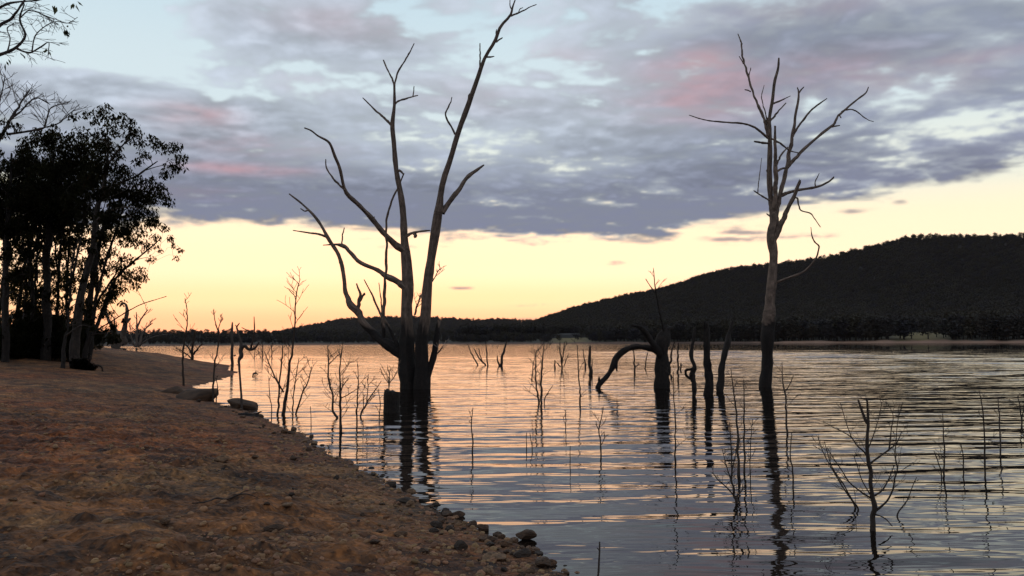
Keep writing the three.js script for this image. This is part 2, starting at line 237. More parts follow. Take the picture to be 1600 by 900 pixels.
function clumpTree(seed, tall, spread, blobs) { // a far tree: trunk and a crown of ragged clumps made of small faces
  const r = rng(seed), gs = [], trunk = new THREE.CylinderGeometry(0.012, 0.03, tall * 0.6, 5, 1); trunk.translate(0, tall * 0.3, 0); gs.push(trunk.toNonIndexed());
  const pos = [];
  for (let b = 0; b < blobs; b++) {
    const h = tall * (0.3 + 0.66 * r()), w = spread * Math.sin(Math.PI * clamp((h / tall - 0.12) / 0.95, 0, 1)), an = r() * 6.283, q = Math.sqrt(r()) * w, c = V(Math.cos(an) * q, h, Math.sin(an) * q), s = 0.075 + 0.075 * r();
    for (let f = 0; f < 9; f++) { const o = V(r() - 0.5, r() - 0.5, r() - 0.5).multiplyScalar(2 * s).add(c); for (let k = 0; k < 3; k++) pos.push(o.x + (r() - 0.5) * s * 1.7, o.y + (r() - 0.5) * s * 1.2, o.z + (r() - 0.5) * s * 1.7); }
  }
  const g = new THREE.BufferGeometry(); g.setAttribute('position', new THREE.Float32BufferAttribute(pos, 3)); g.computeVertexNormals(); g.setAttribute('uv', new THREE.Float32BufferAttribute(new Float32Array(pos.length / 3 * 2), 2)); gs.push(g);
  return mergeGeometries(gs);
}
scene.fog = new THREE.FogExp2(new THREE.Color().setRGB(0.8, 0.66, 0.62), 0.000012);   // thin evening haze over the lake
const farLeaves = new THREE.MeshStandardMaterial({ color: new THREE.Color().setRGB(0.03, 0.027, 0.024), roughness: 1, side: THREE.DoubleSide });
function woods(name, label, geometry, places) {
  const m = new THREE.InstancedMesh(geometry, farLeaves, places.length), o = new THREE.Object3D(), c = new THREE.Color(); shadows(m);
  places.forEach(([x, y, z, s, turn, tint], i) => { o.position.set(x, y, z); o.scale.set(s, s * (0.85 + 0.3 * tint), s); o.rotation.y = turn; o.updateMatrix(); m.setMatrixAt(i, o.matrix); m.setColorAt(i, c.setRGB(0.7 + 0.5 * tint, 0.72 + 0.4 * tint, 0.7 + 0.4 * (1 - tint))); });
  m.name = numbered(name); m.userData = { kind: 'stuff', label }; scene.add(m);
}
{
  const r = rng(5), A = clumpTree(1, 1, 0.36, 34), B = clumpTree(2, 1, 0.3, 30), C = clumpTree(3, 1, 0.46, 40), strip = [[], []], hill = [], dist = [];
  for (let i = 0; i < 5200; i++) { const a = lerp(-0.85, 0.8, r()), d = shoreFar(a) + 34 + 520 * Math.pow(r(), 1.7); if (clearing(a, d) > 0.3 && r() < 0.86) continue; const right = smoothstep(a, 0.02, 0.2), s = lerp(7.5, 15, right) * (0.6 + 0.6 * r()); strip[i & 1].push([Math.sin(a) * d, flatHeight(a, d) - 0.4, -Math.cos(a) * d, s, r() * 6.28, r()]); }
  const a0 = far(720, 500)[0], a1 = far(2200, 500)[0];
  for (let i = 0; i < 42000; i++) { const a = lerp(a0, a1, Math.pow(r(), 1.1)), t = r() * 1.03, d = rightDistance(a, t); if (clearing(a, d) > 0.3) continue; hill.push([Math.sin(a) * d, rightHeight(a, t, d) - 2, -Math.cos(a) * d, 8 + 6 * r(), r() * 6.28, r()]); }
  const b0 = far(300, 500)[0], b1 = far(940, 500)[0];
  for (let i = 0; i < 8000; i++) { const a = lerp(b0, b1, r()), t = r() * 1.03, d = farDistance(a, t); dist.push([Math.sin(a) * d, farHeight(a, t, d) - 3, -Math.cos(a) * d, 12 + 10 * r(), r() * 6.28, r()]); }
  woods('shoreline_woods', 'dark trees crowding the far shore of the lake', A, strip[0]); woods('shoreline_woods', 'slender dark trees among the woods of the far shore', B, strip[1]);
  woods('hillside_forest', 'dark forest covering the hill on the right', C, hill); woods('distant_forest', 'dim forest on the low distant hill', C, dist);
}

// ------------------------------------------------------------------ wood
const barkBump = dataTexture(512, (u, v) => { const h = 0.5 + 0.35 * tfbm(u, v * 0.999, 6, 3, 2) + 0.42 * tnoise(u, 0.5 + 0.12 * tnoise(u, v, 8, 4), 64, 6) * (0.5 + 0.5 * tnoise(u, v, 12, 8)); return [h, h, h]; }, false, 1.3);
const barkMap = dataTexture(512, (u, v) => { const k = 0.78 + 0.3 * tfbm(u, v, 5, 4, 12) + 0.28 * tnoise(u + 0.01 * tnoise(u, v, 16, 3), v * 0.999, 128, 5) * (0.5 + 0.5 * tnoise(u, v, 9, 15)); return [k * 0.86, k * 0.84, k * 0.82]; }, true, 1.1);
const wood = new THREE.MeshStandardMaterial({ vertexColors: true, map: barkMap, bumpMap: barkBump, bumpScale: 0.05, roughness: 0.9 });
const twigWood = new THREE.MeshStandardMaterial({ vertexColors: true, roughness: 0.9 });
const BLEACHED = [0.46, 0.34, 0.265], SOAKED = [0.034, 0.022, 0.016], DARK = [0.042, 0.028, 0.02], PALE = [0.24, 0.185, 0.145], GUM = [0.05, 0.038, 0.03];
// a tapering limb through points with radii; colorAt(point, turn) gives the wood's colour
function limb(points, radii, { sides = 8, seed = 1, color = BLEACHED, stain = null, rough = 0.1, wander = 0.25, blunt = false, step = null } = {}) {
  const curve = new THREE.CatmullRomCurve3(points, false, 'centripetal'), length = curve.getLength(), r0 = Math.max(...radii), n = clamp(Math.ceil(length / (step ?? Math.max(r0 * 0.9, length / 90))), 3, 100);
  const acc = [0]; for (let i = 1; i < points.length; i++) acc.push(acc[i - 1] + points[i].distanceTo(points[i - 1]));
  const total = acc[acc.length - 1], pos = [], uv = [], col = [], idx = [], P = [], R = [];
  for (let i = 0; i <= n; i++) {
    const t = i / n, p = curve.getPoint(Math.min(t * 0.99999, 1)), ut = t * (points.length - 1), k = Math.min(Math.floor(ut), points.length - 2), r = lerp(radii[k], radii[k + 1], ut - k);
    const w = r * wander * Math.sin(Math.PI * t); p.x += w * noise(t * total * 1.7 / Math.max(0.25, r0 * 5), seed * 7.1); p.y += w * 0.3 * noise(t * total * 1.3, seed * 3.7 + 50); p.z += w * noise(t * total * 1.7 / Math.max(0.25, r0 * 5), seed * 5.3 + 20);
    P.push(p); const q = t * total / Math.max(0.1, r0 * 2.2); R.push(r * (1 + rough * noise(q, seed * 11.3) + rough * 0.7 * noise(q * 3.1, seed * 4.7) + rough * 3 * Math.max(0, noise(q * 0.9 + 40, seed * 8.9) - 0.62)));
  }
  let up = V(0.13, 0.05, 1).normalize();
  for (let i = 0; i <= n; i++) {
    const T = P[Math.min(i + 1, n)].clone().sub(P[Math.max(i - 1, 0)]).normalize(); up.addScaledVector(T, -up.dot(T)).normalize(); const side = T.clone().cross(up);
    for (let s = 0; s <= sides; s++) {
      const a = s / sides * 2 * Math.PI, rr = R[i] * (1 + rough * 1.1 * noise(Math.cos(a) * 1.6 + seed, Math.sin(a) * 1.6 + i * 0.17) + rough * 0.8 * noise(Math.cos(a) * 4 + seed * 2, Math.sin(a) * 4 + i * 0.09)), p = P[i].clone().addScaledVector(up, Math.cos(a) * rr).addScaledVector(side, Math.sin(a) * rr);
      if (blunt && i === n) p.addScaledVector(T, Math.min(R[i], sides > 15 ? 0.04 : 0.2) * (1.7 * noise(s % sides * 1.3 + seed, 4.4)));
      pos.push(p.x, p.y, p.z); uv.push(s / sides * 2 * Math.PI * r0, i / n * total); col.push(...(stain ? stain(p, a, color) : color));
      if (i < n && s < sides) { const k = i * (sides + 1) + s; idx.push(k, k + 1, k + sides + 1, k + 1, k + sides + 2, k + sides + 1); }
    }
  }
  const tip = P[n].clone().addScaledVector(P[n].clone().sub(P[n - 1]).normalize(), blunt ? -Math.min(R[n], 0.1) * 0.2 : R[n] * 1.2), k = pos.length / 3; pos.push(tip.x, tip.y, tip.z); uv.push(0, total); col.push(...(stain ? stain(tip, 0, color) : color));
  for (let s = 0; s < sides; s++) idx.push(n * (sides + 1) + s, n * (sides + 1) + s + 1, k);
  const g = new THREE.BufferGeometry(); g.setAttribute('position', new THREE.Float32BufferAttribute(pos, 3)); g.setAttribute('uv', new THREE.Float32BufferAttribute(uv, 2)); g.setAttribute('color', new THREE.Float32BufferAttribute(col, 3)); g.setIndex(idx); g.computeVertexNormals();
  g.userData = { P, R };
  return g;
}
// the old high-water mark: below it the wood is black with a ragged upper edge
const waterMark = (level, seed, ragged = 0.22) => (p, a, c) => { const e = level + ragged * noise(Math.cos(a) * 1.6 + seed * 3, Math.sin(a) * 1.6 + p.y * 0.4) + 0.06 * noise(a * 4, p.y * 6 + seed), t = smoothstep(p.y, e - 0.03, e + 0.1); return [lerp(SOAKED[0], c[0], t), lerp(SOAKED[1], c[1], t), lerp(SOAKED[2], c[2], t)]; };

/* A tree, snag or sapling is written down as limbs, each a list of x, y, width in pixels of the photograph from its foot to its tip; the foot's distance gives real
   place and size, and every limb leans nearer or farther by its own amount. */
class Wood {
  constructor(name, label, category, foot, { color = BLEACHED, mark = null, ragged = 0.22, seed = 1, group = null, material = wood, root = 0.7, flare = 1.1 } = {}) {
    this.foot = foot.clone(); this.depth = -foot.z; this.o = thing(name, label, category, foot, group); this.seed = seed; this.r = rng(seed * 7919 + 13); this.samples = []; this.color = color; this.stain = mark === null ? null : waterMark(mark, seed, ragged); this.material = material; this.root = root; this.flare = flare; this.count = 0; this.thin = material === wood ? 1 : 1.0;
  }
  limb(name, flat, { lean = null, foot = false, blunt = false, sides = 10, color = this.color, wander = 0.6, rough = 0.15, from = null, parent = null } = {}) {
    const px = []; for (let i = 0; i < flat.length; i += 3) px.push([flat[i], flat[i + 1], flat[i + 2]]);
    let d0 = from ?? this.depth, best = 1e9;
    if (!foot && from === null) for (const [x, y, d] of this.samples) { const q = (x - px[0][0]) ** 2 + (y - px[0][1]) ** 2; if (q < best) { best = q; d0 = d; } }
    let acc = [0]; for (let i = 1; i < px.length; i++) acc.push(acc[i - 1] + Math.hypot(px[i][0] - px[i - 1][0], px[i][1] - px[i - 1][1]));
    const L = acc[acc.length - 1] || 1, size = L * d0 / F, l = lean ?? (this.r() - 0.5) * 1.1, pts = [], radii = [];
    px.forEach(([x, y, w], i) => { const d = d0 + l * size * Math.pow(acc[i] / L, 1.2), p = at(x, y, d); pts.push(p.sub(this.foot)); radii.push(Math.max(w, 0.75) * 0.5 * d / F * this.thin); });
    for (let i = 0; i < px.length - 1; i++) for (let k = 0; k < 6; k++) { const t = k / 6, q = (acc[i] + t * (acc[i + 1] - acc[i])) / L; this.samples.push([lerp(px[i][0], px[i + 1][0], t), lerp(px[i][1], px[i + 1][1], t), d0 + l * size * Math.pow(q, 1.2)]); }
    if (foot && this.root > 0) { pts.unshift(pts[0].clone().add(V(0, -this.root, 0))); radii.unshift(radii[0] * this.flare); }
    const foot3 = this.foot, st = this.stain ? (p, a, c) => this.stain({ y: p.y + foot3.y }, a, c) : null;
    const g = limb(pts, radii, { sides, seed: this.seed * 31 + ++this.count, color, stain: st, blunt, wander, rough });
    return mesh(name, g, this.material, parent ?? this.o);
  }
  twigs(part, n, len, width, { name = 'twigs', from = 0.3, spread = 0.9, sub = 2, color = this.color, droop = 0 } = {}) { // fine twigs of one stem, too many and too thin to be told apart
    const { P } = part.geometry.userData, r = this.r, gs = [], px = this.depth / F;
    for (let i = 0; i < n; i++) {
      const k = clamp(Math.floor(lerp(from, 1, (i + r()) / n) * (P.length - 1)), 1, P.length - 2), T = P[k + 1].clone().sub(P[k - 1]).normalize(), an = r() * 6.283;
      let D = T.clone().multiplyScalar(0.75).add(V(Math.cos(an), 0.12 - droop, Math.sin(an)).multiplyScalar(spread)).normalize();
      const grow = (p, D, L, w, level) => { const pts = [p.clone()], m = 4; let q = p.clone(), d = D.clone(); for (let s = 0; s < m; s++) { d.add(V(r() - 0.5, r() * 0.34 - 0.06 - droop * 0.4, r() - 0.5).multiplyScalar(0.55)).normalize(); q = q.clone().addScaledVector(d, L / m); pts.push(q); } gs.push(limb(pts, pts.map((_, s) => Math.max(w * (1 - 0.6 * s / m), 0.62) * 0.5 * px), { sides: 4, seed: 3, color, wander: 0, rough: 0, step: L / 5 })); if (level > 0) for (let s = 0; s < sub; s++) { const at0 = pts[1 + Math.floor(r() * 3)], b = r() * 6.283; grow(at0, d.clone().multiplyScalar(0.8).add(V(Math.cos(b), 0.1, Math.sin(b)).multiplyScalar(0.8)).normalize(), L * (0.35 + 0.3 * r()), w * 0.75, level - 1); } };
      grow(P[k], D, len * px * (0.5 + 0.8 * r()) * (1.15 - 0.5 * k / P.length), width, 1);
    }
    const m = mesh(name, mergeGeometries(gs), twigWood, part); m.userData.kind = 'stuff'; return m;
  }
}

// ---- the twin-stemmed dead tree left of the middle
{
  const t = new Wood('dead_tree', 'tall bleached twin-stemmed dead tree with a low sweeping limb, beside the short stump', 'dead tree', onWater(646, 607), { mark: 2.75, seed: 3 });
  const L = (n, f, o) => t.limb(n, f, o);
  L('trunk', [638, 607, 28, 637, 560, 25, 637, 500, 19, 635, 451, 16, 632, 394, 13, 630, 368, 12, 628, 322, 10, 621, 275, 8, 616, 227, 6.5, 613, 196, 6, 616, 166, 4.6, 616, 132, 4], { foot: true, lean: 0.05, sides: 14 });
  L('trunk', [657, 606, 27, 658, 570, 23, 658, 527, 19, 662, 489, 17, 667, 443, 15, 674, 398, 13.5, 684, 341, 13, 688, 326, 12.5, 694, 287, 9, 705, 242, 8, 716, 204, 8, 730, 166, 7, 745, 125, 6, 758, 90, 5.2, 773, 64, 5, 782, 42, 4.4, 798, 23, 3.4, 801, 11, 2.6, 805, 0, 1.8], { foot: true, lean: -0.06, sides: 14, from: t.depth - 0.25 });
  L('trunk', [662, 606, 17, 668, 588, 14, 677, 557, 11, 682, 523, 9, 686, 501, 5], { foot: true, lean: 0.2, blunt: true, from: t.depth - 0.35 });
  L('branch', [634, 562, 15, 609, 541, 15, 582, 521, 13, 563, 494, 11, 548, 476, 9, 539, 459, 7.5, 537, 428, 6.5, 530, 402, 5.6, 514, 375, 5, 497, 345, 4, 476, 322, 3, 452, 303, 1.8], { lean: 0.25 });
  L('branch', [512, 371, 4, 498, 366, 3.2, 484, 364, 2.6, 458, 360, 1.6]); L('branch', [559, 482, 6, 560, 474, 5.5, 562, 459, 4, 557, 443, 2.4], { blunt: true }); L('branch', [560, 472, 5, 565, 465, 4.5, 570, 459, 4], { blunt: true });
  L('branch', [482, 328, 2.6, 476, 330, 2.2, 470, 326, 1.6]);
  L('branch', [600, 533, 6, 599, 512, 6, 599, 489, 5.4, 602, 443, 4.6, 604, 394, 4, 604, 345, 3.4, 611, 317, 3.2, 622, 293, 3, 631, 271, 1.8], { lean: -0.22 });
  L('branch', [628, 550, 7, 621, 540, 6, 609, 511, 4.6, 596, 492, 3.6, 582, 462, 2.6, 569, 437, 1.5], { lean: 0.3 }); L('branch', [597, 492, 2.6, 596, 474, 2, 592, 442, 1.2]);
  L('branch', [632, 392, 11, 616, 380, 9.6, 597, 362, 8.4, 582, 343, 7.4, 563, 324, 6.8, 541, 300, 5.8, 530, 261, 5, 520, 238, 4.4, 514, 223, 4, 496, 212, 3, 486, 204, 2.6, 476, 200, 2], { lean: -0.35 });
  L('branch', [539, 297, 3.6, 528, 287, 3.3, 520, 278, 3, 510, 261, 2.4, 509, 249, 1.8]);
  L('branch', [634, 450, 11, 622, 441, 9.5, 609, 434, 8.4, 586, 421, 7.2, 560, 407, 6.4, 548, 394, 5.4, 537, 385, 5, 527, 382, 4, 505, 383, 1.6], { lean: 0.4 });
  L('branch', [534, 383, 2.6, 535, 370, 2.2, 538, 356, 1.4]); L('branch', [584, 344, 2.4, 585, 339, 2]);
  L('branch', [631, 372, 5, 640, 366, 5, 650, 363, 4, 662, 361, 3, 672, 360, 2.4], { blunt: true }); L('branch', [646, 364, 5, 650, 369, 5, 647, 371, 3], { blunt: true });
  L('branch', [613, 197, 4.2, 603, 187, 3.6, 592, 177, 3, 578, 164, 2.4, 567, 153, 1.6]); L('branch', [616, 164, 3, 622, 158, 2.8, 631, 155, 2.6, 645, 151, 2.2, 653, 149, 1.5]); L('branch', [645, 151, 2, 646, 144, 1.7, 647, 135, 1.2]);
  L('branch', [616, 133, 3, 612, 122, 2.7, 606, 110, 2.4, 599, 94, 2]); L('branch', [616, 133, 3.2, 622, 113, 2.8, 635, 91, 2.4, 641, 80, 2, 647, 68, 1.6]); L('branch', [623, 266, 4, 627, 268, 4, 630, 272, 2], { blunt: true });
  L('branch', [690, 332, 10, 700, 318, 9, 711, 302, 7.6, 722, 287, 7, 730, 277, 6.4, 744, 267, 4.8, 756, 258, 2.4], { lean: 0.3 });
  L('branch', [711, 210, 4, 705, 198, 3, 696, 180, 2.6, 699, 170, 2.2, 704, 160, 1.8, 706, 152, 1.4]); L('branch', [750, 106, 3, 750, 86, 2.3, 750, 68, 1.5]); L('branch', [775, 66, 3, 780, 62, 2.4, 785, 59, 1.6]); L('branch', [759, 89, 3.2, 765, 89, 2.4, 772, 88, 1.6]); L('branch', [775, 58, 3, 775, 52, 2, 776, 46, 1.2]);
  L('branch', [732, 160, 5, 733, 150, 4, 734, 147, 3], { blunt: true }); L('branch', [798, 25, 3, 808, 21, 2.6, 817, 17, 2.2, 828, 11, 1.8, 838, 7, 1.3]); L('branch', [810, 20, 1.8, 813, 14, 1.6, 817, 12, 1.2]); L('branch', [800, 16, 2, 797, 8, 1.6, 797, -2, 1.3]);
  const b = L('branch', [648, 492, 3.4, 652, 478, 3, 657, 462, 2.4]); t.twigs(b, 5, 26, 1.1);
  const c = L('branch', [672, 446, 2, 680, 432, 1.6, 688, 418, 1.1]); t.twigs(c, 6, 22, 1);
  const d = L('branch', [679, 556, 3, 686, 549, 2, 692, 541, 1.2]); t.twigs(d, 3, 18, 1);
}
{
  const t = new Wood('tree_stump', 'short thick sawn-off stump standing in the water beside the twin-stemmed dead tree', 'stump', onWater(612, 644), { color: [0.05, 0.034, 0.025], seed: 9 });
  t.limb('trunk', [612, 644, 26, 612, 630, 24.5, 612, 618, 24, 613, 611, 23], { foot: true, lean: 0, blunt: true, sides: 16, rough: 0.04, wander: 0 });
}
// ---- the tall dead tree on the right
{
  const t = new Wood('dead_tree', 'tall slender dead tree in front of the wooded hill, black below its high-water mark', 'dead tree', onWater(1196, 605), { mark: 2.85, seed: 5 });
  const L = (n, f, o) => t.limb(n, f, o);
  L('trunk', [1196, 605, 17, 1198, 564, 17, 1200, 520, 18, 1201, 500, 19, 1203, 480, 15.5, 1205, 451, 13.5, 1207, 413, 12.5, 1208, 376, 13.5, 1208, 345, 13, 1206, 325, 9, 1205, 310, 7.5, 1203, 270, 6.6, 1203, 220, 6, 1202, 187, 5, 1206, 160, 4.6, 1210, 127, 4.2, 1216, 107, 3.8, 1217, 91, 2.2], { foot: true, lean: 0.03, sides: 14 });
  L('branch', [1207, 350, 8, 1211, 313, 7, 1212, 273, 6, 1211, 237, 5, 1211, 197, 3.6], { lean: -0.12, blunt: true });
  L('branch', [1209, 352, 9, 1214, 330, 8, 1218, 313, 7.4, 1225, 283, 6.8, 1231, 253, 6, 1237, 220, 5, 1242, 187, 4.2, 1248, 144, 3, 1246, 137, 1.8], { lean: 0.15 });
  L('branch', [1248, 146, 2.4, 1252, 140, 2.2, 1256, 136, 1.6]); L('branch', [1200, 213, 4.6, 1193, 183, 4, 1180, 153, 3.6, 1168, 117, 3.2, 1160, 87, 2.8, 1158, 67, 2.2, 1153, 53, 1.3], { lean: 0.3 });
  L('branch', [1173, 143, 2.4, 1168, 141, 2, 1164, 140, 1.5]); L('branch', [1162, 100, 2, 1158, 93, 1.7, 1155, 88, 1.2]); L('branch', [1170, 118, 1.8, 1172, 112, 1.5, 1173, 106, 1.2]); L('branch', [1158, 74, 1.6, 1160, 68, 1.2]);
  L('branch', [1200, 216, 4, 1183, 202, 3.4, 1167, 194, 3, 1133, 191, 2.6, 1100, 187, 2, 1077, 180, 1.3], { lean: -0.25 }); L('branch', [1203, 224, 4, 1190, 223, 3.6, 1179, 221, 2.6], { blunt: true });
  L('branch', [1199, 196, 2.2, 1196, 176, 1.8, 1190, 153, 1.5, 1194, 133, 1]); L('branch', [1206, 163, 2.8, 1222, 156, 2, 1235, 150, 1.2]); L('branch', [1204, 188, 3.4, 1210, 182, 3, 1217, 173, 2.6, 1228, 161, 1.8]); L('branch', [1204, 200, 2, 1200, 192, 1.7, 1199, 184, 1.2]);
  L('branch', [1204, 216, 3.4, 1220, 225, 3, 1233, 235, 2.4, 1248, 239, 1.4]); L('branch', [1212, 262, 3.6, 1216, 252, 3.3, 1220, 243, 3, 1231, 230, 2]); L('branch', [1212, 269, 3.4, 1220, 264, 3.2, 1229, 262, 2.8]);
  L('branch', [1238, 214, 3.8, 1245, 202, 3.4, 1253, 190, 3.2, 1270, 170, 2.6, 1282, 161, 2.2, 1292, 154, 1.6], { lean: -0.3 });
  L('branch', [1230, 262, 6, 1240, 250, 5.6, 1253, 237, 5.2, 1280, 212, 4.6, 1303, 193, 4, 1310, 181, 3.6, 1320, 172, 3.2, 1340, 155, 2.6, 1353, 145, 2.2, 1357, 136, 1.3], { lean: 0.3 });
  L('branch', [1321, 172, 2.6, 1330, 171, 2.2, 1337, 173, 2, 1350, 183, 1.6, 1358, 188, 1.3, 1365, 190, 1]); L('branch', [1299, 198, 3, 1305, 197, 2.4, 1312, 196, 1.8]); L('branch', [1312, 180, 2, 1314, 184, 1.6]);
  L('branch', [1220, 306, 5.4, 1232, 301, 4.8, 1247, 297, 4.2, 1277, 292, 3.6, 1293, 285, 3, 1303, 277, 2.6], { lean: -0.35, blunt: true }); L('branch', [1274, 292, 2, 1274, 284, 1.7, 1277, 277, 1.4, 1280, 271, 1]);
  L('branch', [1209, 376, 9, 1218, 356, 8.6, 1226, 340, 7.6, 1231, 329, 7, 1241, 304, 6, 1250, 283, 4.6], { lean: -0.3, blunt: true });
  L('branch', [1240, 308, 2.6, 1246, 310, 2.6, 1248, 320, 2.4, 1251, 328, 2.2, 1267, 334, 1.8, 1273, 342, 1.5, 1282, 355, 1.1]); L('branch', [1202, 313, 3.4, 1190, 306, 2.8, 1178, 298, 1.8]); L('branch', [1184, 302, 1.8, 1185, 288, 1.5, 1187, 273, 1.3, 1190, 247, 0.9]); L('branch', [1202, 272, 3, 1199, 268, 2.6, 1198, 266, 2], { blunt: true });
  L('branch', [1203, 338, 2.6, 1198, 334, 1.6]); L('branch', [1207, 443, 5.4, 1222, 438, 4.6, 1235, 433, 4, 1257, 424, 3.4, 1272, 407, 3, 1280, 386, 2.6, 1273, 378, 2.2, 1269, 370, 1.8, 1267, 355, 1.1], { lean: -0.4 });
}
// ---- the arching snag and the three dark poles beside it
{
  const t = new Wood('arched_snag', 'broken dark snag with an arching limb dipping its tip into the lake', 'snag', onWater(1034, 606), { color: [0.06, 0.042, 0.033], mark: 1.7, seed: 7 }), L = (n, f, o) => t.limb(n, f, o);
  L('trunk', [1034, 606, 20, 1034, 585, 19, 1033, 564, 19.5, 1035, 545, 20, 1039, 526, 17, 1043, 513, 12], { foot: true, lean: 0.05, blunt: true, sides: 14, rough: 0.24 });
  L('branch', [1034, 556, 12, 1027, 549, 11, 1018, 531, 9, 1009, 517, 7.5, 998, 510, 6, 987, 508, 3.6], { blunt: true, rough: 0.24 });
  L('branch', [1036, 551, 10, 1022, 546, 10, 1010, 543, 9, 993, 541, 9, 976, 547, 9, 963, 560, 9, 955, 576, 8.6, 944, 593, 8, 936, 603, 8, 933, 608, 7], { lean: -0.12, rough: 0.24 });
  L('branch', [939, 599, 5, 937, 594, 3.6, 936, 589, 1.6]); L('branch', [962, 562, 3.4, 963, 572, 3, 964, 580, 2]); L('branch', [1041, 520, 7, 1046, 514, 6, 1051, 511, 3], { blunt: true });
  const b = L('branch', [1038, 522, 3.4, 1031, 489, 2.8, 1024, 452, 2, 1021, 419, 1.1]); L('branch', [1024, 458, 2, 1020, 453, 1.7, 1009, 436, 1.1]); t.twigs(b, 5, 22, 1, { from: 0.2 });
  const p1 = new Wood('dead_pole', 'thin crooked pole with a curled loop of branch near the water', 'snag', onWater(1084, 620), { color: DARK, mark: 1.8, seed: 12, group: 'dark poles beside the arching snag' });
  p1.limb('trunk', [1084, 620, 8, 1084, 600, 7, 1083, 588, 7.5, 1084, 572, 7, 1081, 549, 6.5, 1083, 530, 6, 1086, 513, 3.6], { foot: true, lean: 0.08, blunt: true, sides: 10, rough: 0.24 });
  p1.limb('branch', [1083, 593, 4.5, 1075, 589, 4, 1071, 583, 4, 1073, 578, 4, 1079, 577, 3.6, 1084, 575, 3.2], { lean: -0.25 });
  const p2 = new Wood('dead_pole', 'thickest straight pole, standing between the crooked looped pole and the leaning pole', 'snag', onWater(1106, 617), { color: DARK, mark: 1.9, seed: 13, group: 'dark poles beside the arching snag' });
  p2.limb('trunk', [1106, 617, 13, 1107, 585, 12, 1106, 560, 11.5, 1105, 527, 10, 1104, 503, 7], { foot: true, lean: -0.05, blunt: true, sides: 12, rough: 0.2 });
  p2.limb('branch', [1102, 517, 4, 1101, 507, 3, 1101, 502, 2], { blunt: true });
  const p3 = new Wood('dead_pole', 'leaning dark pole nearest the tall slender dead tree', 'snag', onWater(1125, 612), { color: DARK, mark: 1.8, seed: 14, group: 'dark poles beside the arching snag' });
  p3.limb('trunk', [1125, 612, 9.5, 1127, 580, 8.5, 1135, 542, 8.5, 1140, 519, 7.5, 1145, 501, 4.6], { foot: true, lean: 0.15, blunt: true, sides: 11, rough: 0.22 });
}
// ---- small snags and saplings in the water: [name, label, foot px, colour, stems], a stem: flat list, number of twigs, twig length in px
function small(name, label, foot, stems, { color = DARK, seed, mark = null, ground = false, group = null, category = name === 'sapling' ? 'sapling' : 'snag', twigWidth = 0.95 } = {}) {
  const t = new Wood(name, label, category, ground ? onGround(...foot) : onWater(...foot), { color, seed, mark, group, material: twigWood, root: ground ? 0.15 : 0.5 });
  stems.forEach(([flat, n, len, part], i) => { const own = part !== 'branch' && (i === 0 || part === 'stem'), m = t.limb(own ? 'stem' : 'branch', flat, { foot: own, sides: 6, rough: 0.08, wander: 0.8, from: own && i > 0 ? t.depth + (t.r() - 0.5) * 0.3 : null }); if (n) t.twigs(m, n, len ?? 30, twigWidth); });
  return t;
}
let seed = 100;
function sapling(label, foot, stems, o = {}) { return small('sapling', label, foot, stems, { seed: ++seed, ...o }); }
function snag(label, foot, stems, o = {}) { return small('snag', label, foot, stems, { seed: ++seed, ...o }); }
// far out
snag('three fanned bare sticks far out, left of the upright stick', [754, 571], [[[746, 570, 2.4, 740, 559, 2.2, 735, 549, 1.8, 731, 538, 1.3], 0], [[759, 571, 3, 753, 565, 2.6, 747, 557, 2.2, 741, 545, 1.4], 0, 0, 'stem'], [[755, 568, 2.2, 751, 558, 1.8, 748, 544, 1.2], 0]], {});
snag('single upright stick far out, between the fanned sticks and the forked dark stick', [762, 572], [[[762, 572, 2.8, 761, 556, 2.4, 760, 545, 2, 759, 534, 1.3], 0]]);
snag('dark forked stick far out, leaning right, with a stub at its foot', [783, 572], [[[783, 572, 5, 785, 556, 4, 788, 545, 3.6, 792, 533, 2.4], 0], [[780, 571, 3, 777, 562, 2.2, 777, 556, 1.5], 0, 0, 'stem']]);
snag('small branching snag far out, left of the thin post', [878, 576], [[[878, 576, 3, 877, 562, 2.4, 875, 550, 2, 875, 534, 1.3], 2, 16], [[878, 568, 2.2, 880, 552, 1.8, 882, 534, 1.2], 2, 14], [[867, 575, 2.6, 867, 563, 2], 0, 0, 'stem'], [[876, 573, 1.8, 870, 567, 1.4], 0], [[881, 573, 1.6, 885, 562, 1.3, 888, 554, 1], 0]]);
snag('thin dark post far out, left of the arching snag', [922, 587], [[[922, 587, 5.6, 922, 565, 5.2, 922, 541, 3.6], 0], [[925, 578, 2, 925, 560, 1.6], 0, 0, 'stem']]);
snag('slim crooked stick just left of the thin post', [915, 576], [[[915, 576, 2.6, 914, 566, 2, 912, 556, 1.7, 911, 546, 1.2], 0], [[915, 574, 2, 916, 569, 1.4], 0]]);
snag('straight thin stick framed by the arching limb', [991, 583], [[[991, 583, 2.8, 991, 565, 2.4, 990, 546, 1.6], 0], [[992, 574, 1.8, 996, 571, 1.5, 998, 567, 1], 0]]);
snag('short leaning stick right of the one framed by the arching limb', [1008, 576], [[[1008, 576, 2, 1009, 565, 1.7, 1012, 551, 1.2], 0]]);
snag('bent stick just right of the arching snag', [1046, 580], [[[1046, 580, 3.6, 1048, 562, 3, 1050, 548, 2.6, 1054, 534, 1.8], 0], [[1046, 570, 2.6, 1044, 562, 1.6], 0]]);
snag('upright stick right of the bent stick, before the crooked looped pole', [1059, 583], [[[1059, 583, 3.6, 1059, 560, 3, 1060, 536, 2], 0]]);
snag('stubby peg beside the crooked looped pole', [1064, 579], [[[1064, 579, 2.8, 1064, 568, 2.2], 0]]);
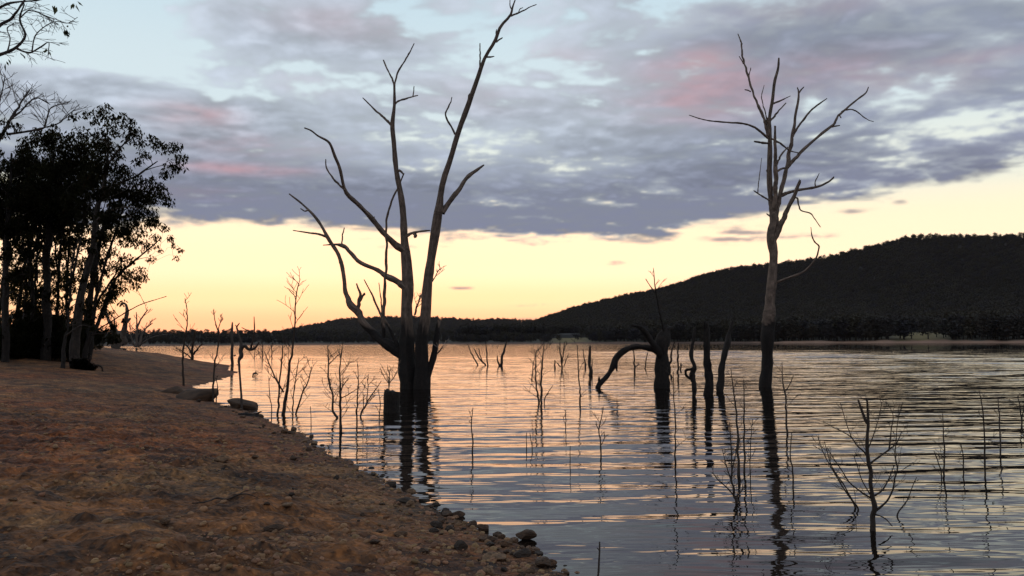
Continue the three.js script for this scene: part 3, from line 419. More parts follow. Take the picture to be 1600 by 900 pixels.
// middle distance
sapling('bushy double-stemmed sapling far out, standing alone right of the twin-stemmed dead tree', [846, 630], [[[846, 630, 4, 846, 598, 3.2, 848, 561, 2.2, 850, 539, 1.3], 11, 34], [[842, 628, 3.2, 838, 603, 2.5, 837, 573, 2, 838, 546, 1.2], 9, 32, 'stem'], [[831, 597, 2, 833, 571, 1.6, 836, 556, 1], 3, 18], [[851, 624, 1.6, 857, 612, 1.3, 864, 602, 1], 1, 12, 'stem']]);
sapling('lone thin stem with a slight bow, left of the arching limb tip', [906, 630], [[[906, 630, 2.8, 906, 612, 2.4, 904, 581, 2, 902, 540, 1.2], 4, 26]]);
sapling('thin whip standing alone in open water, between the stump and the double-stemmed sapling', [738, 706], [[[738, 706, 2.6, 739, 690, 2.4, 737, 672, 2, 737, 655, 1.6, 739, 637, 1.1], 3, 16]]);
sapling('thin forked whip below the arching limb tip', [939, 712], [[[939, 712, 2.8, 938, 690, 2.2, 936, 671, 1.9, 940, 652, 1.5, 943, 638, 1], 4, 24], [[936, 673, 1.6, 933, 666, 1.3, 931, 658, 1], 0], [[940, 695, 1.4, 944, 685, 1.2, 944, 675, 1], 1, 12]]);
sapling('tiny pair of twigs barely above the water below the double-stemmed sapling', [824, 702], [[[823, 702, 1.6, 822, 690, 1.3, 823, 676, 1], 0], [[831, 700, 1.6, 830, 689, 1.3, 828, 677, 1], 0, 0, 'stem']]);
sapling('tiny twig between the double-stemmed sapling and the forked whip', [884, 668], [[[884, 668, 1.6, 884, 655, 1.3, 884, 642, 1], 2, 12]]);
sapling('hair-thin upright twig, lowest in open water, left of the forked whip', [891, 728], [[[891, 728, 1.5, 891, 712, 1.2, 891, 697, 1], 0]]);
// right of the middle
sapling('tall thin whip below the trunk of the arching snag', [1055, 722], [[[1055, 722, 2.8, 1055, 690, 2.3, 1055, 660, 2, 1053, 620, 1.6, 1052, 580, 1], 7, 24]]);
sapling('low sapling with a broad fan of branches, nearest the camera below the poles', [1151, 788], [[[1151, 788, 5, 1147, 773, 4, 1143, 747, 3, 1143, 710, 2.2, 1140, 660, 1.2], 9, 34], [[1148, 776, 2.6, 1136, 762, 2, 1124, 752, 1.6, 1113, 738, 1], 4, 22], [[1144, 758, 2, 1138, 738, 1.7, 1128, 700, 1], 4, 22], [[1149, 778, 2.2, 1158, 768, 1.6, 1161, 755, 1], 2, 20], [[1144, 735, 1.8, 1150, 705, 1.4, 1153, 676, 1], 3, 18]]);
sapling('tall sapling with a sinuous stem, just behind the low fanned sapling', [1153, 742], [[[1153, 742, 4.6, 1153, 693, 3.6, 1151, 650, 2.8, 1147, 620, 2.2, 1142, 576, 1.1], 9, 30]]);
sapling('tall slim sapling just right of the sinuous one', [1164, 738], [[[1164, 738, 3.4, 1162, 693, 2.8, 1163, 640, 2.2, 1162, 593, 1.1], 8, 30], [[1172, 716, 1.6, 1173, 690, 1.3, 1176, 655, 1], 3, 16, 'stem']]);
sapling('crooked thin sapling just right of the tall slender dead tree', [1230, 678], [[[1230, 678, 3.4, 1229, 645, 2.8, 1227, 620, 2.4, 1223, 593, 1.8, 1222, 566, 1], 4, 26], [[1227, 612, 1.8, 1233, 602, 1.5, 1240, 586, 1], 1, 14]]);
sapling('short bent whip below the crooked sapling, right of the tall dead tree reflection', [1238, 762], [[[1239, 762, 2.6, 1238, 735, 2.2, 1235, 716, 1.9, 1237, 677, 1.1], 3, 18]]);
{
  const t = sapling('large leafless sapling with a forked stem and wide curving branches, in the right foreground', [1364, 829], [[[1364, 829, 9, 1365, 806, 8.6, 1363, 777, 7.2, 1361, 747, 6.4, 1357, 720, 5.6, 1355, 690, 5, 1356, 657, 4.4, 1355, 625, 3], 6, 38],
    [[1355, 662, 4.2, 1348, 645, 3.6, 1341, 625, 2.8], 0], [[1366, 800, 4, 1375, 793, 3.6, 1386, 783, 3.2, 1395, 767, 2.8, 1398, 747, 2.5, 1402, 733, 2.1, 1398, 712, 1.8, 1400, 690, 1.6, 1403, 657, 1.2, 1411, 628, 1], 9, 40],
    [[1364, 776, 3, 1377, 767, 2.6, 1388, 750, 2, 1397, 727, 1.3], 4, 30], [[1360, 724, 3.2, 1375, 712, 2.8, 1388, 703, 2.4, 1400, 693, 1.9, 1409, 674, 1.1], 5, 34], [[1389, 702, 2, 1392, 673, 1.6, 1395, 647, 1.3, 1384, 626, 1], 3, 26],
    [[1357, 714, 3, 1347, 703, 2.5, 1340, 697, 2.2, 1330, 683, 1.9, 1317, 675, 1.5, 1300, 667, 1], 4, 30], [[1331, 684, 1.7, 1325, 668, 1.4, 1321, 656, 1.2, 1313, 630, 1], 2, 24],
    [[1360, 778, 2.8, 1343, 767, 2.4, 1327, 753, 2, 1317, 737, 1.6, 1303, 717, 1.3, 1293, 700, 1], 5, 30], [[1359, 772, 2, 1347, 750, 1.6, 1340, 730, 1.3, 1334, 712, 1], 2, 22], [[1366, 803, 2.6, 1375, 806, 2.2, 1384, 811, 1.9, 1394, 822, 1.4], 0], [[1357, 700, 2, 1365, 680, 1.6, 1374, 650, 1.2, 1378, 628, 1], 4, 26]]);
}
sapling('spreading pair of thin stems leaning left, beside the large foreground sapling', [1338, 795], [[[1336, 792, 3, 1323, 770, 2.5, 1310, 750, 2.1, 1293, 720, 1.7, 1285, 703, 1.4, 1278, 683, 1], 8, 30], [[1341, 796, 2.6, 1333, 783, 2.2, 1318, 757, 1.8, 1299, 727, 1.4, 1288, 690, 1], 6, 26, 'stem']]);
sapling('small leaning whip right of the large foreground sapling', [1402, 806], [[[1402, 806, 2.2, 1409, 793, 1.9, 1417, 783, 1.7, 1427, 757, 1.2, 1432, 746, 1], 3, 20]]);
sapling('slim branching sapling right of the large foreground sapling', [1475, 744], [[[1475, 744, 2.8, 1476, 717, 2.3, 1474, 680, 1.8, 1473, 646, 1.1], 6, 28], [[1471, 742, 1.9, 1466, 722, 1.6, 1459, 704, 1.1], 2, 18, 'stem']]);
sapling('short thin whip between the slim branching sapling and the tall pair at the right edge', [1506, 738], [[[1506, 738, 2, 1505, 714, 1.6, 1501, 692, 1], 3, 18]]);
sapling('tall thin sapling, left of the two at the right edge', [1538, 742], [[[1539, 742, 2.8, 1538, 690, 2.3, 1535, 637, 1.7, 1530, 610, 1.1], 6, 26]]);
sapling('thin sapling second from the right edge', [1563, 714], [[[1563, 714, 2.6, 1562, 657, 2, 1559, 620, 1.2], 5, 24]]);
sapling('slim sapling cut by the right edge of the picture', [1597, 668], [[[1597, 668, 2.6, 1595, 640, 2, 1590, 618, 1.2], 4, 24], [[1597, 650, 1.8, 1601, 630, 1.2], 1, 14]]);
sapling('single short stick poking from the shallows near the stony point', [934, 912], [[[934, 912, 3.4, 936, 880, 3, 937, 847, 2], 0], [[936, 860, 2, 933, 856, 1.4], 0]]);
// left of the middle
{
  sapling('tallest feathery sapling, rising left of the twin-stemmed dead tree', [444, 648], [[[443, 648, 6, 447, 617, 5, 452, 573, 4, 458, 540, 3.2, 461, 503, 2.6, 462, 473, 2.1, 465, 450, 1.6, 469, 436, 1.1], 16, 38], [[443, 613, 3, 430, 590, 2.4, 420, 567, 1.9, 413, 549, 1.2], 5, 26], [[434, 646, 3.6, 436, 610, 3, 440, 567, 2.4, 442, 540, 1.6], 6, 30, 'stem'], [[462, 648, 3.2, 472, 617, 2.6, 482, 593, 2.1, 487, 573, 1.2], 7, 30, 'stem'], [[457, 648, 2.4, 460, 607, 1.9, 467, 560, 1.1], 5, 28, 'stem'], [[424, 640, 1.6, 421, 610, 1.3, 420, 590, 1], 2, 18, 'stem']]);
  sapling('thin dark sapling with a long straight stem, right of the feathery sapling', [532, 674], [[[532, 674, 5, 531, 644, 4.2, 531, 613, 3.4, 531, 576, 2.4, 535, 542, 1.2], 11, 36], [[533, 622, 2, 545, 616, 1.6, 559, 607, 1], 2, 18], [[532, 612, 2, 538, 600, 1.6, 545, 590, 1], 2, 18]]);
  sapling('sapling with an S-bent stem, just left of the long straight sapling', [527, 653], [[[527, 653, 4.2, 521, 643, 3.8, 519, 616, 3, 513, 593, 2.5, 513, 569, 2, 512, 540, 1.1], 11, 36], [[513, 570, 2, 521, 562, 1.6, 529, 554, 1], 2, 20]]);
  sapling('thin upright whip between the straight sapling and the stump', [557, 662], [[[557, 662, 2.8, 558, 631, 2.3, 560, 598, 1.8, 559, 569, 1], 6, 28]]);
  sapling('small forked sapling leaning right, left of the stump', [563, 651], [[[563, 651, 3, 573, 629, 2.3, 584, 613, 1.8, 596, 595, 1], 4, 24], [[573, 628, 1.9, 575, 608, 1.5, 574, 592, 1], 3, 18], [[567, 646, 1.6, 568, 628, 1.3, 567, 612, 1], 2, 14]]);
  sapling('hair-thin whip right beside the stump', [593, 652], [[[593, 652, 1.8, 594, 630, 1.5, 591, 608, 1], 2, 16]]);
  sapling('sparse twiggy sapling rising behind the stump', [607, 618], [[[607, 618, 2.6, 608, 604, 2.2, 609, 590, 1.6, 607, 578, 1], 5, 26], [[608, 600, 1.8, 616, 588, 1.5, 624, 574, 1], 4, 18], [[608, 600, 1.6, 600, 588, 1.3, 594, 575, 1], 2, 14]], { color: [0.2, 0.12, 0.07] });
  sapling('single tiny twig in the shallows near the bank, left of the straight sapling', [486, 668], [[[486, 668, 1.5, 486, 650, 1.2, 485, 635, 1], 0]]);
  sapling('tall thin sapling on the bank before the spit, with a forked top', [333, 628], [[[333, 628, 3.6, 333, 600, 3.2, 335, 573, 2.8, 340, 547, 2.4, 342, 523, 2, 336, 502, 1.5, 334, 483, 1], 5, 24], [[341, 522, 1.8, 343, 507, 1.4, 349, 498, 1], 3, 16], [[338, 622, 1.8, 340, 606, 1.4, 337, 590, 1], 2, 16, 'stem']], { ground: true });
  sapling('slender sapling on the bank nearest the gum trees', [287, 603], [[[287, 603, 3.4, 286, 567, 3, 288, 533, 2.4, 292, 510, 2, 292, 483, 1.5, 289, 466, 1], 9, 24]], { ground: true });
  snag('forked snag with a curled arm on a thin stem at the edge of the bank', [378, 640], [[[378, 640, 3.6, 377, 617, 3.4, 374, 587, 3.2, 374, 567, 4, 377, 556, 7, 378, 546, 7.6, 376, 536, 4.4, 373, 522, 3.4, 370, 512, 2.6, 374, 505, 1.6], 2, 10], [[377, 545, 6, 382, 540, 5, 387, 544, 4.6, 392, 546, 4.4, 400, 542, 3.6, 405, 535, 2.4], 0], [[392, 545, 3.6, 394, 538, 3, 397, 523, 2.6, 397, 495, 1.4], 0], [[397, 521, 2.4, 388, 517, 2, 378, 512, 1.5], 0], [[371, 514, 2, 368, 508, 1.4], 0]], { ground: true });
  snag('straight weathered post in the water behind the spit', [363, 571], [[[363, 571, 5, 363, 545, 4.6, 363, 520, 4, 363, 504, 2.4], 0], [[365, 556, 2.6, 368, 555, 2], 0]]);
  snag('dead bush with dark splayed stems on the spit', [300, 562], [[[300, 562, 5, 300, 548, 4, 302, 532, 3, 305, 518, 1.6], 4, 22], [[299, 552, 3, 293, 542, 2.4, 286, 536, 1.6], 4, 18], [[302, 554, 3.2, 308, 546, 2.6, 316, 537, 1.6], 4, 18], [[299, 560, 2.4, 290, 552, 1.8, 279, 546, 1.1], 3, 16]], { ground: true });
  sapling('cluster of faint twigs in the water right of the forked snag', [410, 560], [[[410, 560, 1.8, 411, 545, 1.4, 408, 530, 1], 4, 20], [[398, 575, 1.6, 397, 560, 1.3, 399, 545, 1], 4, 20, 'stem'], [[425, 555, 1.6, 424, 545, 1.2, 426, 535, 1], 3, 16, 'stem']]);
  snag('little knot of drowned branches floating right of the spit tip', [398, 588], [[[393, 590, 2, 398, 583, 2.6, 403, 585, 1.4], 3, 10], [[398, 588, 1.6, 400, 579, 1.2], 0]]);
}
// ---- driftwood and dead shrubs on the spit
{
  const t = new Wood('driftwood_stump', 'pale upturned dead stump with two broken arms on the spit beside the gum trees', 'stump', onGround(188, 541), { color: PALE, seed: 41, root: 0.3 }), L = (n, f, o) => t.limb(n, f, o);
  L('trunk', [188, 541, 15, 188, 531, 17, 188, 524, 14, 189, 518, 9], { foot: true, lean: 0, blunt: true, sides: 12, rough: 0.2 });
  L('branch', [187, 527, 9, 180, 519, 7, 174, 507, 6, 168, 494, 5, 163, 480, 3], { lean: 0.2 }); L('branch', [190, 527, 9, 193, 517, 8, 196, 500, 7, 199, 486, 6, 198, 478, 4.6, 194, 474, 3.4, 187, 478, 2], { lean: -0.2 });
  L('branch', [197, 504, 5, 201, 499, 4.4, 203, 497, 3.6], { blunt: true }); const b = L('branch', [185, 522, 3, 180, 508, 2.4, 178, 495, 1.4]); t.twigs(b, 3, 16, 1);
  const s = new Wood('dead_shrub', 'leafless shrub with forked grey stems just right of the pale upturned stump', 'shrub', onGround(215, 541), { color: [0.12, 0.09, 0.07], seed: 42, root: 0.2, material: twigWood });
  for (const f of [[214, 541, 4, 214, 524, 3.4, 216, 507, 2.8, 223, 495, 2.2, 231, 484, 1.4], [213, 540, 3, 214, 510, 2.4, 213, 488, 1.4], [217, 541, 3.4, 222, 524, 3, 229, 512, 2.6, 238, 505, 1.6], [210, 541, 2.4, 204, 522, 1.8, 203, 505, 1.1], [218, 541, 2.6, 236, 528, 2, 262, 522, 1.2]]) s.twigs(s.limb('stem', f, { foot: true, sides: 6 }), 5, 18, 1);
}
// ---- gum trees on the bank
const leafMaterial = new THREE.MeshPhysicalMaterial({ vertexColors: true, roughness: 0.75, side: THREE.DoubleSide, transmission: 0.4, thickness: 0 });
function leafCrown(clumps, r, leaf, density, hue) { // hanging lance-shaped leaves gathered in clumps [centre, radius]
  const pos = [], col = [], nor = [], idx = [];
  for (const [c, R] of clumps) {
    const n = Math.round(density * 24 * Math.pow(R / leaf, 1.9)), tone = 0.7 + 0.6 * r();
    for (let i = 0; i < n; i++) {
      const q = Math.pow(r(), 0.42) * R, th = r() * 6.283, ph = Math.acos(2 * r() - 1), p = V(Math.sin(ph) * Math.cos(th) * q, Math.cos(ph) * q * 0.82, Math.sin(ph) * Math.sin(th) * q).add(c);
      const L = leaf * (0.65 + 0.7 * r()), w = L * (0.13 + 0.1 * r()), D = V(r() - 0.5, -0.15 - 0.75 * r(), r() - 0.5).normalize(), side = V(r() - 0.5, r() - 0.5, r() - 0.5).cross(D).normalize(), N = D.clone().cross(side), k = pos.length / 3;
      const mid = p.clone().addScaledVector(D, L * 0.45).addScaledVector(N, L * 0.06), tip = p.clone().addScaledVector(D, L);
      for (const v of [p, mid.clone().addScaledVector(side, w), tip, mid.clone().addScaledVector(side, -w)]) { pos.push(v.x, v.y, v.z); nor.push(N.x, N.y, N.z); }
      const g = tone * (0.75 + 0.5 * r()), red = r() < 0.05 ? 1.6 : 1; for (let s = 0; s < 4; s++) col.push(hue[0] * g * red, hue[1] * g, hue[2] * g);
      idx.push(k, k + 1, k + 3, k + 1, k + 2, k + 3);
    }
  }
  const g = new THREE.BufferGeometry(); g.setAttribute('position', new THREE.Float32BufferAttribute(pos, 3)); g.setAttribute('normal', new THREE.Float32BufferAttribute(nor, 3)); g.setAttribute('color', new THREE.Float32BufferAttribute(col, 3)); g.setIndex(idx);
  return g;
}
const GREEN = [0.15, 0.142, 0.07];
function gum(label, foot, trunks, clumpPx, { depthSpread = 2.2, seed, color = GUM, leaf = 0.2, density = 1.35, limbs = true, trunkTop = null, name = 'gum_tree' } = {}) {
  const t = new Wood(name, label, 'tree', foot, { color, seed, root: 0.5, flare: 1.25 }), r = t.r, nodes = [];
  trunks.forEach((f, i) => { const m = t.limb(i && !f.foot ? 'branch' : 'trunk', f.px ?? f, { foot: !i || f.foot, lean: f.lean ?? 0.08 * (r() - 0.5), sides: 9, rough: 0.12, from: i && f.foot ? t.depth + (r() - 0.5) * 0.5 : null }); const { P, R } = m.geometry.userData; P.forEach((p, k) => { if (k > P.length * (i ? 0.25 : 0.4)) nodes.push([p, R[k]]); }); });
  const px = t.depth / F, clumps = clumpPx.map(([x, y, rad, dz]) => { const d = t.depth + (dz ?? (r() + r() - 1) * depthSpread); return [at(x, y, d).sub(t.foot), rad * px]; });
  if (limbs) for (const [c, R] of [...clumps].sort((a, b) => Math.min(...nodes.map(([p]) => p.distanceToSquared(a[0]))) - Math.min(...nodes.map(([p]) => p.distanceToSquared(b[0]))))) {
    let best = null, bq = 1e9; for (const nd of nodes) { const q = nd[0].distanceTo(c) + Math.max(0, nd[0].y - c.y + 0.3) * 2.2; if (q < bq) { bq = q; best = nd; } }
    const a = best[0], len = a.distanceTo(c); if (len < 0.25) continue;
    const r0 = Math.max(Math.min(best[1] * 0.62, 0.012 + len * 0.016), 0.008), m1 = a.clone().lerp(c, 0.35).add(V((r() - 0.5) * 0.25 * len, 0.1 * len, (r() - 0.5) * 0.25 * len)), m2 = a.clone().lerp(c, 0.7).add(V((r() - 0.5) * 0.2 * len, 0.12 * len, (r() - 0.5) * 0.2 * len));
    const g = limb([a, m1, m2, c], [r0, r0 * 0.8, r0 * 0.62, 0.007], { sides: 5, seed: seed + nodes.length, color, rough: 0.05, wander: 0.4, step: len / 9 }); mesh('branch', g, twigWood, t.o);
    const { P, R: RR } = g.userData; P.forEach((p, k) => { if (k > 1) nodes.push([p, RR[k]]); });
  }
  mesh('crown', leafCrown(clumps, r, leaf, density, GREEN), leafMaterial, t.o);
  return t;
}
function cloudOf(n, cx, cy, rx, ry, r0, r1, s) { const r = rng(s), out = []; for (let i = 0; i < n; i++) { const a = r() * 6.283, q = Math.sqrt(r()); out.push([cx + Math.cos(a) * q * rx, cy + Math.sin(a) * q * ry, lerp(r0, r1, r())]); } return out; }
{
  gum('gum tree with a pale leaning trunk and leafy sprays reaching highest over the bank', onGround(117, 574), [[117, 574, 17, 119, 540, 14, 122, 512, 12.5, 129, 453, 11, 140, 404, 9.5, 147, 372, 8.5, 152, 330, 7, 160, 300, 6.5, 165, 272, 5, 168, 245, 3.4, 170, 215, 2], { px: [158, 308, 5, 176, 292, 4, 195, 283, 3.4, 215, 274, 3, 232, 262, 2.4, 246, 252, 1.6], lean: 0.1 }, { px: [166, 262, 3.4, 180, 240, 2.8, 196, 222, 2, 204, 205, 1.3], lean: -0.2 }],
    [[115, 180, 9], [135, 177, 9], [157, 177, 15], [165, 167, 9], [171, 186, 16], [191, 184, 13], [203, 196, 16], [213, 207, 13], [201, 215, 13], [219, 223, 10], [224, 241, 12], [215, 252, 10], [184, 228, 9], [185, 241, 12], [160, 207, 13], [168, 231, 11], [152, 223, 9], [144, 209, 9], [125, 209, 17], [235, 213, 8], [243, 222, 10], [251, 229, 13], [267, 231, 13], [277, 227, 10], [283, 247, 13], [269, 257, 13], [260, 271, 12], [275, 262, 9], [288, 263, 5], [240, 277, 6], [178, 205, 12], [147, 190, 8], [232, 287, 15], [248, 292, 14], [213, 281, 16], [181, 268, 22], [165, 260, 20], [263, 314, 12], [249, 303, 20], [231, 330, 18], [199, 301, 24], [217, 306, 20], [150, 255, 20], [185, 300, 22], [232, 305, 18]], { seed: 51, color: [0.1, 0.078, 0.062], density: 1.0 });
  gum('gum tree with a dark trunk and a lower crown drooping toward the pale upturned stump', onGround(138, 563), [[138, 563, 11, 139, 520, 9.5, 139, 478, 8.5, 147, 429, 7.4, 155, 385, 6, 163, 350, 4.4, 172, 320, 2.6], { px: [139, 540, 6, 152, 507, 5.6, 166, 470, 5, 181, 436, 4.4, 208, 409, 3.2, 235, 387, 2.2, 252, 372, 1.4], lean: 0.2 }, { px: [139, 500, 4.4, 158, 462, 3.6, 176, 436, 2.8, 190, 412, 1.8], lean: -0.2 }, { px: [139, 523, 2.4, 176, 501, 2.1, 215, 478, 1.6, 260, 463, 1], lean: -0.1 }, { px: [140, 528, 4, 156, 500, 3.4, 170, 470, 2.8, 178, 448, 2], lean: 0.3 }],
    [[256, 356, 9], [267, 372, 8], [272, 382, 6], [281, 389, 6], [276, 401, 5], [242, 369, 10], [228, 383, 13], [235, 404, 9], [213, 376, 14], [199, 404, 14], [217, 426, 15], [206, 437, 17], [192, 429, 15], [213, 446, 7], [185, 455, 9], [226, 433, 8], [160, 397, 14], [171, 365, 20], [178, 337, 22], [210, 347, 13], [190, 360, 14], [240, 345, 10], [222, 362, 9], [205, 330, 18], [175, 392, 12], [183, 414, 10], [196, 452, 6], [176, 442, 6], [250, 390, 5], [244, 382, 6], [167, 470, 6]], { seed: 52, density: 0.9 });
  gum('stout dark gum tree whose bare trunk foot stands left of the pale leaning trunk', onGround(72, 563), [[72, 563, 15, 73, 520, 13, 74, 460, 12, 75, 400, 11, 77, 340, 9, 80, 290, 6.5, 84, 240, 4]], [...cloudOf(62, 88, 275, 74, 64, 11, 21, 61), ...cloudOf(24, 112, 356, 56, 50, 8, 15, 62), [60, 207, 13], [85, 205, 14], [105, 214, 14], [40, 222, 14], [128, 232, 13]], { seed: 53, density: 1.05 });
  gum('tall dark gum tree at the left edge, before the thin-trunked ones', onGround(8, 566), [[8, 566, 12, 9, 500, 10, 10, 430, 9, 12, 360, 8, 16, 290, 5, 18, 240, 3]], [...cloudOf(56, 12, 300, 62, 74, 11, 21, 63), ...cloudOf(30, 22, 400, 46, 62, 7, 14, 64)], { seed: 54, density: 1.05 });
  const back = [[-6, 30, 'slim gum trunk cut by the left edge, behind the tall edge tree'], [22, 40, 'slim gum tree second from the left edge, behind the edge tree'], [34, 34, 'thin gum tree leaning right between the edge tree and the stout dark one'], [46, -8, 'slim straight gum tree left of the stout dark one'], [59, 16, 'thin gum tree close behind the left side of the stout dark one'], [88, 20, 'slim gum tree close behind the right side of the stout dark one'], [98, 44, 'thin right-leaning gum tree between the stout trunk and the pale one'], [108, 4, 'slim gum tree just left of the pale leaning trunk'], [124, 40, 'slim gum tree just behind the pale leaning trunk'], [131, 62, 'thin curving gum tree between the pale leaning trunk and the drooping one']];
  back.forEach(([x, lean, label], i) => {
    const r = rng(700 + i), w = 4 + 3.2 * r(), d = 40 + 16 * r(), f = backFoot(x, d), fy = 537 + (EYE - f.y) / d * F, y2 = 250 + 80 * r(), x2 = x + lean, bend = (r() - 0.5) * 16, y1 = lerp(fy, y2, 0.55), x1 = lerp(x, x2, 0.45) + bend;
    const fork = { px: [lerp(x, x1, 0.7), lerp(fy, y1, 0.7), w * 0.6, x1 + (r() - 0.3) * 26, y1 - 20, w * 0.5, x1 + (r() - 0.2) * 50, y2 + 40 * r(), w * 0.25] };
    gum(label, f, [[x, fy, w + 2.4, lerp(x, x1, 0.5) + bend * 0.4, lerp(fy, y1, 0.5), w, x1, y1, w * 0.8, x2, y2, w * 0.35], fork], [...cloudOf(22, x2, y2 + 14, 44, 50, 9, 18, 70 + i), ...cloudOf(26, x1 + 6, y1 + 26, 36, 84, 5, 12, 80 + i)], { seed: 255 + i, density: 0.95, leaf: 0.22, depthSpread: 2.6 });
  });
  // low dark scrub behind the trunks
  const scrub = [[6, 46, 58, 'low dark scrub bush at the left edge, behind the gum trunks'], [38, 52, 52, 'low dark scrub bush behind the stout gum, second from the left edge'], [68, 48, 58, 'low dark scrub bush straight behind the stout dark gum trunk'], [94, 54, 52, 'low dark scrub bush behind the gap left of the pale leaning trunk'], [116, 58, 38, 'smallest scrub bush, behind the pale leaning trunk']];
  scrub.forEach(([x, d, rad, label], i) => {
    const f = backFoot(x, d), t = new Wood('scrub_bush', label, 'bush', f, { color: DARK, seed: 90 + i, root: 0.2, material: twigWood, group: 'scrub behind the gum trunks' }), r = t.r, clumps = [];
    for (let k = 0; k < 5; k++) { const a = r() * 6.283, top = V(Math.cos(a) * 0.8, 1 + r(), Math.sin(a) * 0.8); mesh('stem', limb([V(0, -0.2, 0), top.clone().multiplyScalar(0.5), top], [0.03, 0.02, 0.01], { sides: 5, color: DARK, seed: k }), twigWood, t.o); }
    const s = rad * d / F; for (let k = 0; k < 46; k++) { const a = r() * 6.283, q = Math.sqrt(r()); clumps.push([V(Math.cos(a) * q * s, s * (0.12 + 1.25 * Math.pow(r(), 1.3) * (1 - 0.5 * q)), Math.sin(a) * q * s), s * (0.2 + 0.14 * r())]); }
    mesh('crown', leafCrown(clumps, r, 0.2, 1.2, GREEN), leafMaterial, t.o);
  });
  const root = new Wood('root_clump', 'dark tangle of roots and low growth at the foot of the pale leaning gum', 'bush', onGround(132, 577), { color: SOAKED, seed: 97, root: 0.1, material: twigWood });
  for (const f of [[128, 577, 8, 122, 566, 6, 117, 556, 3], [135, 577, 7, 139, 566, 5, 142, 556, 2.4], [140, 577, 5, 150, 571, 4, 158, 573, 3, 161, 582, 2], [126, 577, 6, 116, 574, 4, 106, 578, 2]]) root.limb('root', f, { foot: true, sides: 7 });
  mesh('foliage', leafCrown(Array.from({ length: 16 }, (_, i) => [V((hash(i, 4) - 0.5) * 0.95, 0.06 + 0.34 * hash(i, 5), (hash(i, 6) - 0.5) * 0.6), 0.2 + 0.09 * hash(i, 7)]), root.r, 0.15, 1.8, [0.04, 0.036, 0.022]), leafMaterial, root.o);
}
function backFoot(px, depth) { const x = (px - 800) / F * depth; return V(x, groundHeight(x, -depth), -depth); }
{ // bare crown showing above the dense gums at the left edge
  const t = new Wood('bare_gum_tree', 'thin-branched bare gum whose twigs show above the dense crowns at the left edge', 'tree', backFoot(-14, 40), { color: [0.16, 0.13, 0.115], seed: 71, root: 0.4, flare: 1.2 }), L = (f, n, len, o = {}) => { const m = t.limb('branch', f, { sides: 7, ...o }); if (n) t.twigs(m, n, len, 1.1, { sub: 3 }); return m; };
  t.limb('trunk', [-14, 556, 12, -14, 420, 10, -10, 300, 8, -4, 222, 6], { foot: true, lean: 0.03 });
  L([-4, 224, 5, 8, 203, 4.4, 18, 185, 4, 28, 170, 3.4, 36, 155, 2.8, 46, 141, 1.8], 12, 44); L([18, 185, 3.4, 32, 174, 2.8, 45, 160, 2.4, 57, 153, 2, 78, 163, 1.3], 10, 36); L([10, 210, 4, 45, 205, 3.2, 68, 200, 2.8, 74, 182, 2.2, 80, 168, 1.6, 98, 162, 1.1], 13, 40); L([-4, 228, 4, -2, 190, 3.4, -1, 160, 2.8, 4, 140, 2, 8, 118, 1.2], 11, 40); L([50, 204, 2.8, 92, 192, 2, 108, 178, 1.4, 118, 170, 1], 8, 30);
  mesh('crown', leafCrown([[10, 190, 10], [4, 208, 12], [28, 198, 9], [22, 196, 8], [84, 196, 7]].map(([x, y, q]) => [at(x, y, t.depth).sub(t.foot), q * t.depth / F]), t.r, 0.17, 0.8, GREEN), leafMaterial, t.o);
}
{ // branches of a near tree that stands just outside the picture reach in at the top left
  const x = -8.6, z = -10.5, t = new Wood('overhanging_gum_tree', 'nearly bare branches of a near gum tree reaching in at the top left corner', 'tree', V(x, groundHeight(x, z), z), { color: [0.13, 0.105, 0.095], seed: 73, root: 0.4, flare: 1.25 });
  const L = (f, n, len, o = {}) => { const m = t.limb('branch', f, { sides: 7, lean: o.lean ?? 0.15, ...o }); if (n) t.twigs(m, n, len, 1.05, { sub: 3, droop: 0.45, from: 0.15 }); return m; }, fp = 800 + x / 10.5 * F;
  t.limb('trunk', [fp, 720, 34, fp + 4, 500, 29, fp + 12, 300, 25, fp + 20, 100, 20, fp + 34, -120, 14, fp + 60, -300, 8], { foot: true, lean: 0.02, sides: 12 });
  L([fp + 14, 260, 15, fp + 60, 190, 12, -160, 140, 9, -80, 110, 7, 0, 86, 5, 25, 74, 4.4, 39, 56, 3.6, 31, 30, 2.8, 38, 6, 2], 12, 46); L([25, 75, 3.4, 36, 80, 3, 47, 82, 2.8, 64, 73, 2.4, 76, 66, 1.8, 75, 86, 1], 8, 34); L([50, 80, 2.4, 52, 66, 2.1, 56, 54, 1.9, 68, 43, 1.7, 86, 34, 1.5, 107, 36, 1.2, 121, 27, 0.9], 14, 34);
  L([-60, 106, 6, -30, 66, 5, 0, 40, 4.6, 21, 25, 4, 35, 6, 3.4, 44, -14, 2.4], 11, 46); L([-90, 112, 6, -50, 40, 5, -10, 16, 4.4, 21, 4, 3.6, 60, 0, 2.6, 86, -8, 1.6], 10, 44); L([30, 30, 2.2, 46, 16, 1.8, 70, 24, 1.5, 86, 30, 1], 9, 30); L([12, 80, 2.4, 16, 60, 2, 12, 44, 1.6, 22, 36, 1.2], 6, 26);
  mesh('crown', leafCrown([[100, 48, 6], [94, 40, 5], [74, 78, 4], [88, 8, 4], [106, 44, 4], [12, 96, 4], [30, 84, 4], [118, 4, 5]].map(([a, b, q]) => [at(a, b, t.depth + 0.3).sub(t.foot), q * t.depth / F * 1.4]), t.r, 0.09, 0.5, GREEN), leafMaterial, t.o);
}
